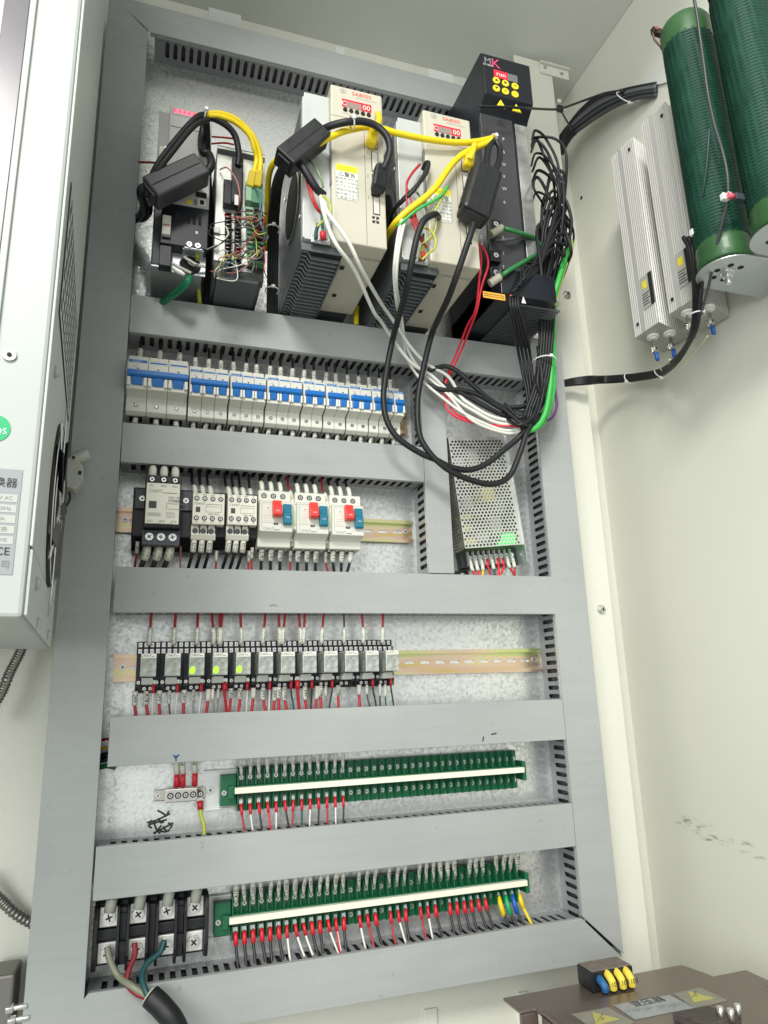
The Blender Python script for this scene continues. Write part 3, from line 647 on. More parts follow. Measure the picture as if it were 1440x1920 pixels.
# wires of this row
def up(x,z,txt,label,dx=0,m=None,r=.0021,sl=.020,y=-.050,grp='wires above the contactor row',lug=None):
    wire([(x,y,z),(x+dx*.3,y+.004,z+.014),(x+dx*.7,-.036,z+.028),(x+dx,-.030,z+.055)],r,m or wblack_m,label,grp,sleeve=sl,stext=txt,lug=lug)
def down(x,z,txt,label,dx=0,m=None,r=.0023,sl=.017,y=-.050,L=.07,grp='wires below the contactor row'):
    wire([(x,y,z),(x+dx*.1,y+.006,z-.018),(x+dx*.5,-.036,z-.040),(x+dx,-.030,z-L)],r,m or wblack_m,label,grp,sleeve=sl,stext=txt)
for i,x in enumerate(bcx):
    up(x,bz0+.014,['31','53','N1'][i],'thick black wire, %s from the left, into the top of the large contactor'%ORD[i],r=.0032,sl=.020,y=-.068)
    p=Vector((x-.002,-.062,bz1-.026)); wire([p,(x-.004,-.060,p.z-.014),(x-.012,-.045,p.z-.038),(x-.018+.003*i,-.03,p.z-.072)],.0034,wblack_m,'thick black wire, %s from the left, under the large contactor'%ORD[i],'wires below the contactor row',sleeve=.018,stext=['62','U3','V3'][i],smat=mat('greyish_sleeve',(.50,.50,.42),.5))
down(ba+.009,Z3-.040,'24','thin dark red wire beside the left flank of the large contactor',dx=-.006,m=wred_m,r=.0016)
down(bb-.016,Z3-.045,None,'thin pinkish wire right of the large contactor',dx=.004,m=wpink_m,r=.0012,sl=None)
for nm,xs,z0,z1 in (('first',c2x,c2z0,c2z1),('second',c3x,c3z0,c3z1)):
    for i in range(3):
        up(xs[i]-.001,z0-.001,['L11','L12','L13'][i],'white-sleeved wire, %s from the left, above the %s small contactor'%(ORD[i],nm),dx=-.006,y=-.062)
        down(xs[i]-.001,z1-.019,['U4','V4','W4'][i],'black wire, %s from the left, below the %s small contactor'%(ORD[i],nm),dx=-.012,y=-.062,r=.0024)
    down(xs[3]-.001,z1-.030,'A2' if nm=='second' else None,'thin red wire at the right foot of the %s small contactor'%nm,dx=.001,m=wred_m,r=.0014,y=-.045)
    if nm=='second': up(xs[3],z0,'44','thin sleeved wire above the right corner of the second small contactor',dx=-.002,y=-.050)
for k,(t,xs,z0,z1) in enumerate(ms):
    for i in range(3):
        up(xs[i],z0,['L1','L2','L3'][i],'white-sleeved wire, %s from the left, above the %s motor starter'%(ORD[i],ORD[k]),dx=-.003,y=-.052)
        if k<2: down(xs[i],z1,['U8','V8','W8'][i],'black wire, %s from the left, below the %s motor starter'%(ORD[i],ORD[k]),dx=.003,y=-.050,r=.0023)
        else: down(xs[i],z1,None if i==2 else '11','black wire, %s from the left, merging below the last motor starter'%ORD[i],dx=[.014,.004,-.011][i],y=-.050,r=.0023)
    if k<2:
        down(xs[2]+.016,z1-.0,'24','thin red wire right of the %s motor starter foot'%ORD[k],dx=.003+.014*k,m=wred_m,r=.0015,y=-.045)
        up(xs[2]+.016,z0-.012,'24','dark red wire into the auxiliary contact of the %s motor starter'%ORD[k],dx=-.003,m=wred_m,r=.0015,y=-.056)
down(ms[0][1][0]-.013,ms[0][3]+.003,'23','thin red wire just left of the first motor starter foot',dx=0,m=wred_m,r=.0015,y=-.045)
# ---------------------------------------------------------------- plug-in relays on black sockets
def relay():
    t=thing('relay','black relay socket','relay',(0,0,0),group='plug-in relays on black sockets')
    w_=.0311; x0,x1=-w_/2,w_/2; Hh=.0345
    B=MB(); B.prism([(-.010,-Hh),(-.022,-Hh),(-.024,-Hh+.012),(-.030,-Hh+.013),(-.030,Hh-.019),(-.026,Hh-.018),(-.025,Hh-.0095),(-.020,Hh-.009),(-.019,Hh),(-.010,Hh)],x0,x1); B.build('socket_base',black_m,t,bevel=.0006)
    B=MB()
    for i in range(5):
        x=x0+w_*i/4; B.box(x-.0005,x+.0005,-.0285,-.0262,Hh-.018,Hh-.0098); B.box(x-.0005,x+.0005,-.0235,-.0202,Hh-.0088,Hh-.0002)
        B.box(x-.0005,x+.0005,-.0275,-.0242,-Hh+.0005,-Hh+.0115)
    B.build('barrier_rib',black_m,t)['kind']='stuff'
    for i in range(4):
        x=x0+w_*(i+.5)/4
        plate=MB().box(x-.0024,x+.0024,-.0268,-.0262,Hh-.0165,Hh-.0105); plate.box(x-.0024,x+.0024,-.0212,-.0202,Hh-.0075,Hh-.0015); plate.build('clamp_plate',screw_m,t)
        screw(t,(x,-.0269,Hh-.0135),.0021); screw(t,(x,-.0213,Hh-.0045),.0021); 
        zlow=-Hh+(.0055 if i in (1,2) else .0135); 
        if i in (0,3): MB().box(x-.003,x+.003,-.034,-.0302,zlow-.006,zlow+.005).build('terminal_step',black_m,t,bevel=.0004); screw(t,(x,-.0341,zlow),.0024)
        else: screw(t,(x,-.0243,zlow),.0024)
    B=MB(); B.box(-.0100,.0102,-.072,-.0302,-.0145,.0155); cs=B.build('relay_case',clear_m,t,bevel=.0012)
    MB().box(-.0092,.0094,-.07225,-.0719,.0095,.0150).build('name_strip',paper_m,t)
    text(t,'CHNT',.0046,(-.0030,-.0724,.0121),ink_m); MB().box(.0035,.0072,-.0724,-.0721,.0112,.0119).build('printed_rule',ink_m,t)
    B=MB(); B.box(-.0015,.0012,-.0723,-.0719,-.006,.003); B.build('flag',mat('grey_flag',(.33,.34,.31),.4),t)
    B=MB()
    for i in range(9): B.box(-.0082+i*.0018,-.0074+i*.0018,-.0722,-.0719,.0062,.0090)
    B.build('inner_contacts',mat('grey_contacts',(.25,.25,.22),.4),t)
    B=MB(); B.prism([(-.0302,-.0245),(-.048,-.0240),(-.052,-.0155),(-.0302,-.0150)],-.0078,.0068); B.build('grey_cradle',mat('light_grey_clip',(.52,.54,.50),.45),t,bevel=.0006)
    return t
rl=relay(); px_rel=[278,325,372,416,460,503,544,584,622,661,700,735]
py_rel=[1249,1249,1249,1248,1244,1243,1242,1241,1239,1237,1235,1233]
RX=[]; rx0=W(278,1249,.070).x; rx1=W(735,1233,.070).x
kids={}
for x in bpy.data.objects:
    if x.parent: kids.setdefault(x.parent.name,[]).append(x)
rlz=Z4+.0
wordz=['leftmost relay at the start of the row','second relay from the left with a clear unlit case','third relay from the left, lit green','fourth relay from the left, lit green','fifth relay from the left, lit green']+['%s relay from the left with a clear unlit case'%ORD[i] for i in range(5,11)]+['rightmost relay at the end of the row']
for i,(a,c) in enumerate(zip(px_rel,py_rel)):
    x=rx0+(rx1-rx0)*i/11; RX.append(x); lab='black-socketed '+wordz[i]
    if i==0: rl.location=(x,0,rlz); rl['label']=lab; o=rl
    else: o=copy_tree(rl,label=lab,loc=(x,0,rlz),kids=kids)
    if i in (2,3,4):
        q=MB(); q.prismy([(-.0088,-.0105),(-.0060,-.0125),(-.0026,-.0110),(-.0018,-.0065),(-.0032,-.0030),(-.0066,-.0028),(-.0088,-.0055)],-.0727,-.0722); q.build('green_lamp',glowg_m,o)
# relay wires, upper: (px at duct, px at relay, colour, n)
tops=[(284,280,'wred','4'),(330,326,'wred','L100'),(371,369,'wred','L102'),(395,400,'wred','L103'),(412,411,'wred','L104'),(418,413,'wred',''),(449,452,'wred','024V'),(500,493,'wred','024V'),(521,524,'wred','024V'),(537,530,'wred','L106'),(559,563,'wred','024V'),(573,569,'wred','L107'),(609,603,'wred','D5'),(645,645,'wbrown','L108'),(678,681,'wred','D4'),(719,717,'wred','D2')]
MW={'wred':wred_m,'wbright':wbright_m,'wblack':wblack_m,'wwhite':wwhite_m,'wbrown':wbrown_m,'wgrey':wgrey_m,'wteal':wteal_m,'wyel':wyel_m,'wgreen':wgreen_m,'wblue':wblue_m}
zt=rlz+.0345
for i,(a,c,m,tx) in enumerate(tops):
    xa=W(a,1156,.03).x; xc=W(c,1205,.028).x
    wire([(xc,-.028,zt-.006),(xc,-.030,zt+.008),((xa+xc)/2,-.030,zt+.030),(xa,-.030,zt+.060)],.0019 if m=='wred' else .0014,MW[m],'dark red wire with white marker, %s from the left above the relays'%ORD[i] if m=='wred' else 'thin brown wire with white marker above the ninth relay','wires above the relays',sleeve=.024,stext=tx or None)
cname={'wred':'dark red','wbright':'bright red','wblack':'black','wwhite':'white','wbrown':'brown','wgrey':'thin grey','wteal':'dark teal','wyel':'yellow','wgreen':'green','wblue':'blue'}
# lower relay wires: (px terminal, px at duct, kind, colour, text)   kind r = red lug, w = white sleeve
lows=[(255,259,'w','wred','24V'),(276,283,'w','wred','A18'),(288,286,'r','wwhite',''),(300,303,'w','wred','24V'),(319,321,'w','wbrown','A19'),(333,329,'r','wwhite',''),(346,344,'w','wred','24V'),(364,364,'w','wgrey','L102'),(378,372,'r','wwhite',''),(391,384,'w','wred',''),(400,405,'w','wgrey',''),(410,405,'w','wgrey',''),(422,427,'r','wred',''),(433,429,'w','wred','24V'),(451,444,'w','wred','24V'),(464,462,'r','wwhite',''),(475,469,'w','wred',''),(494,502,'w','wred','24V'),(506,504,'r','wwhite',''),(515,511,'w','wred','24V'),(523,523,'w','wred','24V'),(534,541,'w','wred','L106'),(546,554,'r','wteal',''),(558,563,'r','wred',''),(572,577,'w','wred','24V'),(585,582,'r','wblack',''),(594,588,'w','wred',''),(601,601,'w','wred','L104'),(611,613,'w','wgrey',''),(623,615,'r','wblack',''),(634,634,'w','wred','L106'),(673,676,'w','wred',''),(688,697,'w','wteal',''),(699,709,'r','wblack',''),(712,711,'w','wblack',''),(722,723,'w','wteal',''),(733,741,'r','wblack','')]
zb=rlz-.0345
for i,(a,c,k,m,tx) in enumerate(lows):
    hi=(k=='r'); h=.036 if hi else .030; z=zb+(.012 if hi else .003)
    xa=W(a,1275,h).x; xc=W(c,1335,.03).x; r=.0021 if m=='wred' else .0012
    sl=None if hi else R.uniform(.013,.019)
    wire([(xa,-h,z),(xa,-h+.001,z-.016),((xa*.4+xc*.6),-.031,z-.038),(xc,-.030,z-.075)],r,MW[m],'%s wire with %s, %s from the left below the relays'%(cname[m],'red lug' if hi else 'white sleeve',ORD[i]),'wires below the relays',
         sleeve=sl,stext=tx or None,lug=.012 if hi else None)
# ---------------------------------------------------------------- green barrier terminal strips
def strip(label,pa,pb,n,dz,hh=.028):
    A=W(*pa,.034); Bv=W(*pb,.034); z=(A.z+Bv.z)/2; L=Bv.x-A.x
    t=thing('terminal_strip',label,'terminal strip',(A.x,0,z)); p=L/n
    sg=MB(); sg.prism([(-.004,-hh),(-.014,-hh),(-.014,-.0055),(-.026,-.0050),(-.026,.0050),(-.014,.0055),(-.014,hh),(-.004,hh)],.0002,p-.0002)
    sg.prism([(-.0141,-hh-.001),(-.0245,-hh+.002),(-.0285,-.0062),(-.0141,-.0062)],.0002,.0014); sg.prism([(-.0141,hh+.001),(-.0245,hh-.002),(-.0285,.0062),(-.0141,.0062)],.0002,.0014)
    me=sg.mesh('terminal',green_m)
    pl=MB().box(-.0035,.0035,-.0150,-.0141,-.005,.005); pm=pl.mesh('contact_plate',mat('dull_brass_plate',(.13,.20,.12),.4,metal=.5))
    for i in range(n):
        s=ob('terminal',me,t,(i*p,0,0)); ob('contact_plate',pm,s,(p*.5+.0003,0,.0155)); ob('contact_plate',pm,s,(p*.5+.0003,0,-.0155)); screw(s,(p*.5+.0003,-.0152,.0155),.0031); screw(s,(p*.5+.0003,-.0152,-.0155),.0031)
    MB().box(-.004,L+.003,-.0345,-.0262,-.0039,.0039).build('marker_strip',cream_m,t,bevel=.0006)
    # end blocks
    B=MB(); B.box(-.022,-.0005,-.020,-.004,-.020,.020); B.box(-.012,-.0045,-.030,-.0202,-.010,.006); B.build('end_block',green_m,t,bevel=.001)
    B=MB(); B.box(L+.0035,L+.0095,-.028,-.004,-.016,.012); B.build('end_block',green_m,t,bevel=.001)
    B=MB(); B.box(-.044,.010,-.0036,-.0012,-.026,.026); B.box(-.044,.010,-.0075,-.0037,-.026,-.0235); B.box(-.044,.010,-.0075,-.0037,.0235,.026); B.build('support_rail',mat('bright_aluminium',(.75,.76,.75),.35,metal=.4),t,bevel=.0005)
    screw(t,(-.034,-.0038,.0),.0045); screw(t,(-.017,-.0201,-.003),.0035)
    return t,A.x,z,p
s1,sx1,sz1,sp1=strip('upper green terminal strip, wired only along its left third','' or (446,1485),(980,1442),36,0)
s2,sx2,sz2,sp2=strip('lower green terminal strip, wired along its whole length',(436,1724),(986,1659),38,0)
u_cols=['wblack','wbrown','wblack','wblack','wblack','wbrown','wblack','wblack','wblack','wblack','wblack','wblack','wblack']
l_cols=['wred','wwhite','wblack','wbright','wwhite','wblack','wred','wteal','wwhite','wblack','wred','wwhite','wblack']
for i in range(13):
    x=sx1+(i+.5)*sp1; j=R.uniform(-.0025,.0025)
    wire([(x,-.019,sz1+.018),(x+j*.4,-.022,sz1+.030),(x+j,-.026,sz1+.045),(x+j*1.5,-.030,sz1+.085)],.0015,MW[u_cols[i]],'thin wire with white marker, %s from the left above the upper green strip'%ORD[i],'wires above the upper green strip',sleeve=.028,stext=['L001','L002','Y10','Y11','L004','X20','X21','L007','L008','X22','X23','L011','L012'][i])
    j=R.uniform(-.004,.006); x-=.0
    wire([(x,-.019,sz1-.018),(x+j*.3,-.024,sz1-.034),(x+j,-.028,sz1-.055),(x+j*1.6+.004,-.032,sz1-.085)],.0013,MW[l_cols[i]],'%s wire with red lug, %s from the left below the upper green strip'%(cname[l_cols[i]],ORD[i]),'wires below the upper green strip',lug=.0145)
px_t=[443,458,474,490,505,520,536,550,564,579,593,607,622,635,650,676,692,706,732,745,761,783,797,810,835,848,862,886,900,912,933,947,958,972]
thick=set([443,474,536,550]+[835,848,862,886,900,912,933,947,958,972])
for i,a in enumerate(px_t):
    k=min(37,max(0,round((W(a,1700,.02).x-sx2)/sp2-.5))); x=sx2+(k+.5)*sp2; j=R.uniform(-.003,.003)
    th=a in thick
    wire([(x,-.019,sz2+.018),(x+j*.4,-.022,sz2+.030),(x+j,-.026,sz2+.045),(x+j*1.5,-.030,sz2+.085)],.0021 if th else .0016,wblack_m,'black wire with white marker, %s from the left above the lower green strip'%ORD[i],'wires above the lower green strip',sleeve=.026,stext=['A10','B10','L000','L002','L001','L100','L000','0001','L001','L004','24','1','X30','X31'][i%14])
px_b=[(443,'wblack'),(459,'wblack'),(474,'wblack'),(489,'wblack'),(505,'wblack'),(520,'wblack'),(535,'wwhite'),(550,'wwhite'),(565,'wwhite'),(579,'wblack'),(593,'wblack'),(607,'wwhite'),(623,'wbright'),(637,'wwhite'),(651,'wblack'),(680,'wwhite'),(692,'wred'),(708,'wblack'),(736,'wred'),(749,'wwhite'),(762,'wblack'),(788,'wred'),(802,'wwhite'),(816,'wblack'),(842,'wblack'),(856,'wblack'),(867,'wblack'),(892,'wblack'),(904,'wblack'),(916,'wblack'),(940,'lyel'),(953,'lgreen'),(967,'lblue'),(979,'lyel2')]
for i,(a,m) in enumerate(px_b):
    k=min(37,max(0,round((W(a,1745,.02).x-sx2)/sp2-.5))); x=sx2+(k+.5)*sp2; j=R.uniform(-.001,.010)
    pts=[(x,-.019,sz2-.016),(x+j*.3,-.024,sz2-.032),(x+j,-.034,sz2-.052),(x+j*1.2+.002,-.038,ZB1-.012)]
    if m.startswith('l'):
        lm={'lyel':wyel_m,'lgreen':mat('green_lug_sleeve',(.02,.36,.14),.4),'lblue':bluelug_m,'lyel2':wyel_m}[m]
        wire(pts,.0022,wblack_m if m!='lyel2' else wyel_m,'black wire with %s sleeve near the right end of the lower green strip'%{'lyel':'yellow','lgreen':'green','lblue':'blue'}.get(m,'long yellow') if m!='lyel2' else 'yellow wire at the very right end of the lower green strip','wires below the lower green strip',lug=.026 if m!='lyel2' else .02,lugm=lm)
    else: wire(pts,.0020 if m=='wblack' else .0015,MW[m],'%s wire with red lug, %s from the left below the lower green strip'%(cname[m],ORD[i]),'wires below the lower green strip',lug=.0155)
# ---------------------------------------------------------------- earth bar with five screws
t=thing('earth_bar','small nickel earth bar with five screws next to the black handwriting','earth bar',(W(336,1490,.012).x,0,W(336,1490,.012).z))
a=W(288,1487,.012).x-t.location.x; c=W(386,1482,.012).x-t.location.x
MB().box(a,c,-.0065,-.001,-.007,.007).build('bar_foot',nickel_m,t,bevel=.001)
MB().box(a+.015,c-.012,-.020,-.0066,-.0085,.0085).build('clamp_bar',mat('satin_nickel',(.55,.53,.5),.35,metal=.7),t,bevel=.0012)
for i in range(5): well(t,(a+.0215+i*.0098,-.0201,.0),.0042)
for x in (a+.006,c-.005): screw(t,(x,-.0066,0),.0032)
tx=t.location.x; tz=t.location.z
for i,(dx,lab) in enumerate(((-.016,'leftmost'),(-.008,'middle'),(.008,'rightmost'))):
    x=tx+a+.045+dx
    wire([(x,-.012,tz+.009),(x,-.014,tz+.025),(x-.002,-.02,tz+.05),(x-.004,-.03,tz+.10)],.0022,wteal_m,'%s of three sleeved earth wires above the earth bar'%lab,'earth wires above the earth bar',lug=.018,sleeve=.030,stext='PE' if i else None)
x=tx+a+.0215+4*.0098
p2=W(368,1560,.03)
wire([(x,-.012,tz-.009),(x+.001,-.015,tz-.024),(x+.006,-.022,tz-.045),(x+.003,-.034,tz-.072),(x,-.036,ZB0+.2)],.0024,wyg_m,'yellow earth wire leaving the earth bar downwards','earth wires',lug=.011,sleeve=None,lugm=wred_m)
# ---------------------------------------------------------------- four-pole power block
PA=W(175,1748,.035); PB=W(390,1735,.035)
t=thing('power_terminal_block','black four-pole power terminal block with large plated screws','terminal block',(PA.x,0,W(280,1745,.035).z)); Lp=PB.x-PA.x; pw=Lp/4
MB().box(0,Lp,-.022,-.0005,-.036,.036).build('base',black_m,t,bevel=.002)
MB().box(.001,Lp-.001,-.030,-.0222,-.006,.006).build('centre_bridge',black_m,t,bevel=.001)
for i in range(5):
    x=i*pw; x=min(max(x,.0025),Lp-.0025)
    B=MB(); wd=.0025 if i in (0,4) else .0065
    if i in (0,4): B.prism([(-.0222,-.040),(-.040,-.036),(-.046,-.020),(-.046,.022),(-.038,.034),(-.0222,.036)],x-wd,x+wd)
    else:
        for s in (-1,1): B.prism([(-.0222,-.042),(-.038,-.040),(-.044,-.022),(-.044,.020),(-.036,.032),(-.0222,.036)],x+s*.0058-.0018,x+s*.0058+.0018)
        B.box(x-.004,x+.004,-.034,-.0222,-.034,.030)
    B.build('barrier_wall',black_m,t,bevel=.0008)
    if i in (1,3):
        B=MB(); B.cyl((x,-.0342,.019),(0,-1,0),.0052,.003,14); B.build('fixing_knob',gloss_m,t); B=MB(); B.cyl((x,-.036,-.0125),(0,-1,0),.0060,.004,14); B.build('fixing_knob',gloss_m,t)
tie_s=[]
for i in range(4):
    x=(i+.5)*pw
    for s,hz in ((1,.020),(-1,-.020)):
        B=MB(); B.box(x-.0115,x+.0115,-.0300,-.0222,hz-.0115,hz+.0115); B.build('contact_pad',mat('tinned_pad',(.82,.82,.78),.35,metal=.45),t,bevel=.0012)
        screw(t,(x,-.0302,hz-(0 if s>0 else 0)),.0078,hexed=True)
tx,tz=t.location.x,t.location.z
for i in range(4):
    x=tx+(i+.5)*pw
    wire([(x,-.036,tz+.026),(x+.002,-.036,tz+.040),(x+.004,-.034,tz+.062),(x+.004,-.03,tz+.10)],.0040,[wgrey_m,wgrey_m,wgrey_m,wgreen_m][i],'thick sleeved wire, %s from the left, into the top of the power block'%ORD[i],'wires into the power block',sleeve=.040,stext=['L2','G','G','N'][i],smat=mat('grey_sleeve',(.40,.41,.36),.45))
# supply cable
g=[(201,1775,.040),(206,1800,.045),(222,1830,.052),(246,1848,.066),(272,1866,.072),(290,1880,.076)]
cable('supply_core','grey-green supply core curving from the first pole of the power block',g,.0038,mat('grey_green_wire',(.22,.23,.16),.4),group='supply cores',cat='wire')
cable('supply_core','dark red supply core leaving the second pole of the power block',[(252,1768,.040),(253,1790,.045),(243,1815,.052),(238,1842,.060),(255,1862,.069),(280,1872,.074)],.0033,mat('dull_red_core',(.22,.01,.02),.45),group='supply cores',cat='wire')
cable('supply_core','dark teal supply core leaving the third pole of the power block',[(308,1763,.040),(300,1785,.045),(276,1806,.052),(266,1830,.062),(274,1860,.074),(286,1875,.077)],.0036,wteal_m,group='supply cores',cat='wire')
o,_=cable('supply_cable','thick black supply cable leaving the cabinet at the bottom',[(282,1868,.076),(305,1890,.085),(330,1925,.10),(360,2010,.14)],.0125,gloss_m,n=16)
B=MB(); p=W(279,1866,.076)-o.location; q=W(285,1871,.078)-o.location; B.cyl(p,(q-p),.0108,.006,14); B.build('torn_filler',mat('pale_filler',(.5,.52,.42),.7),o)
# ---------------------------------------------------------------- left servo amplifiers
def fbox(t,name,m,x0,y0,x1,y1,h,th,bevel=0):   # box by two opposite pixel corners on the plane h
    a=W(x0,y0,h)-t.location; c=W(x1,y1,h)-t.location
    return MB().box(a.x,c.x,-h-th,-h,min(a.z,c.z),max(a.z,c.z)).build(name,m,t,bevel=bevel)
H=.130
t=thing('servo_amplifier','narrow black servo amplifier with glowing red digits, at the far left of the top row','servo drive',(-.011,0,.600)); A=t.location
MB().box(-.015,.058,-.112,-.002,.012,.278).build('heat_sink',dgrey_m,t,bevel=.002)
MB().box(-.0145,.0575,-.111,-.003,.0095,.0118).build('bottom_sheet',steel_m,t)
MB().box(-.015,.001,-.1135,-.1122,.11,.279).build('side_flange',mat('warm_grey_sheet',(.33,.32,.32),.4,metal=.4),t,bevel=.0006)
MB().box(.0,.063,-.130,-.1125,.106,.280).build('front_cover',mat('pale_amplifier_cover',(.50,.51,.48),.35,var=.03,vscale=30),t,bevel=.0015)
MB().box(-.004,.0632,-.131,-.1123,.036,.105).build('lower_cover',navy_m,t,bevel=.0015)
MB().box(-.004,.013,-.128,-.1123,.002,.0355).build('cover_leg',navy_m,t,bevel=.001)
MB().box(.0135,.062,-.1128,-.1121,.003,.0355).build('fan_plate',steel_m,t,bevel=.0005)
b=MB(); b.cyl((.040,-.1129,.018),(0,-1,0),.0155,.0004,24); b.build('fan_opening',dark_m,t)
b=MB(); b.box(.028,.058,-.1285,-.112,.034,.0362); b.box(.030,.056,-.1305,-.1286,.0345,.046); b.build('earth_bracket',steel_m,t,bevel=.0006)
for x in (.037,.049): screw(t,(x,-.1307,.0405),.0042)
b=MB(); b.box(-.004,.060,-.006,-.002,-.016,.011); b.build('mounting_foot',steel_m,t,bevel=.001); screw(t,(.006,-.0062,-.004),.0045)
# red digit window
a=W(326,204,H)-A; c=W(369,220,H)-A
MB().box(.003,.0615,-.1303,-.1299,.262,.276).build('display_band',mat('display_grey',(.42,.42,.41),.3),t)
MB().box(a.x,c.x,-.1306,-.1302,(a.z+c.z)/2-.0045,(a.z+c.z)/2+.0045).build('display_window',mat('pink_lit_window',(.7,.35,.4),.3,emit=(1,.25,.38),estr=.45),t)
text(t,'8.8.8.8.8.',.0098,((a.x+c.x)/2,-.1309,(a.z+c.z)/2),mat('deep_red_digits',(.6,.0,.08),.4,emit=(.85,0,.06),estr=.6))
MB().box(.002,.062,-.1304,-.1299,.2405,.2412).build('cover_seam',dark_m,t)
b=MB(); b.box(-.012,.004,-.124,-.1136,.165,.207); b.build('connector_shell',cream_m,t,bevel=.001)
b=MB(); b.box(-.006,.0025,-.1262,-.1241,.172,.200); b.build('connector_insert',mat('charcoal_insert',(.06,.06,.055),.5),t,bevel=.001)
for z in (.168,.204): screw(t,(-.002,-.1245,z),.003)
b=MB()
for i in range(7): b.cyl((-.0035,-.1263,.175+i*.0036),(0,-1,0),.0007,.0004,6); b.cyl((.0002,-.1263,.175+i*.0036),(0,-1,0),.0007,.0004,6)
b.build('connector_pins',nickel_m,t)
MB().box(.043,.059,-.1312,-.1302,.124,.133).build('port_socket',dark_m,t,bevel=.0006)
MB().box(.047,.058,-.1312,-.1302,.109,.1215).build('usb_socket',paper_m,t,bevel=.0005); MB().box(.0495,.0555,-.1316,-.1313,.1115,.119).build('usb_opening',dark_m,t)
b=MB(); b.prismy([(.029,.110),(.040,.110),(.0345,.1195)],-.1306,-.1302); b.build('warning_sticker',sail_m,t)
MB().box(.041,.0455,-.1306,-.1302,.110,.119).build('small_print',grey_ink_m,t)
MB().box(.045,.0485,-.1316,-.131,.060,.0645).build('mark_square',whiteprint_m,t); 
b=MB()
for i in range(5): b.box(.016+i*.008,.021+i*.008,-.1313,-.1309,.075,.090)
b.build('vent_slot',dark_m,t)
b=MB(); b.box(-.002,.010,-.139,-.1312,.046,.078); b.build('power_plug',mat('aged_white_plug',(.62,.60,.54),.45),t,bevel=.0012)
MB().box(-.001,.009,-.1394,-.1391,.060,.0625).build('plug_band',mat('rust_print',(.4,.18,.1),.5),t)
def curl(name,pts,r,m,parent,n=6): return tube_ob(name,[W(*p)-Vector(parent.location) for p in pts],r,m,parent=parent,n=n)
for i,(p) in enumerate([[(345,482,.118),(356,489,.121),(368,496,.124),(385,500,.122)],[(325,495,.120),(338,503,.123),(352,509,.125)],[(335,500,.122),(348,507,.126),(358,512,.126)],[(322,503,.119),(334,511,.122),(346,516,.123)]]):
    curl('wire_ferrule',p,.0022,sleeve_m,t)
# second module, silver front full of connectors
t=thing('servo_amplifier','silver-fronted controller module crowded with black and green connectors','servo drive',(.061,0,.600)); A=t.location
MB().box(.0,.073,-.112,-.003,.001,.222).build('heat_sink',dgrey_m,t,bevel=.002)
MB().box(.0,.074,-.130,-.1125,.022,.223).build('front_plate',mat('bright_sheet_front',(.72,.73,.68),.35,metal=.45,var=.05,vscale=20),t,bevel=.001)
MB().box(.0005,.0735,-.1302,-.1125,.2232,.2236).build('top_edge',smoke_m,t)
MB().box(.000,.074,-.1285,-.1124,-.002,.0215).build('lower_cover',mat('graphite_cover',(.05,.055,.055),.4,metal=.2),t,bevel=.001)
b=MB(); b.prism([(-.1284,-.0022),(-.1284,-.006),(-.01,-.006),(-.01,-.0022)],.006,.066); b.build('bottom_vent',dgrey_m,t)
MB().box(.030,.056,-.1290,-.1286,.011,.0165).build('type_label',steel_m,t,bevel=.0005); text(t,'SMC-60  24V',.0036,(.043,-.1293,.0137),ink_m)
def fb(name,m,*a,**k): return fbox(t,name,m,*a,**k)
fb('connector_hood',black_m,433,308,452,398,H,.020,bevel=.0025); fb('hood_label',whiteprint_m,440,365,447,385,H+.0202,.0003)
fb('connector_hood',black_m,418,346,434,395,H,.014,bevel=.002)
for k in range(14):
    for c in (0,1):
        x=421+c*18; y=404+k*7.2
        fb('pin_block',black_m,x,y,x+12,y+5.6,H,.011,bevel=.0004)
        fb('pin_slot',mat('steel_pin',(.45,.45,.43),.3,metal=.8),x+3,y+1.6,x+8,y+3.8,H+.0112,.0004)
fb('green_connector',pcb2_m,459,350,470,388,H,.014,bevel=.0012); fb('green_connector',pcb_m,470,350,491,392,H,.012,bevel=.0012)
for k in range(12): fb('green_connector',pcb2_m if k<8 else pcb_m,459+k*.35,396+k*9,473+k*.35,403+k*9,H,.012,bevel=.0006); fb('green_connector',pcb_m if k%2 else black_m,475+k*.3,398+k*9,491+k*.3,405.5+k*9,H,.013,bevel=.0006)
fb('white_button',white_m,401,427,412,441,H,.005,bevel=.0015); fb('white_button',white_m,401,460,410,474,H,.005,bevel=.0015)
fb('jack',ink_m,441,299,455,312,H+.0202,.002,bevel=.001); fb('jack_light',white_m,444,303,452,309,H+.0225,.001,bevel=.0005)
fb('upper_shadow_panel',smoke_m,408,278,496,306,H,.0012,bevel=.0006)
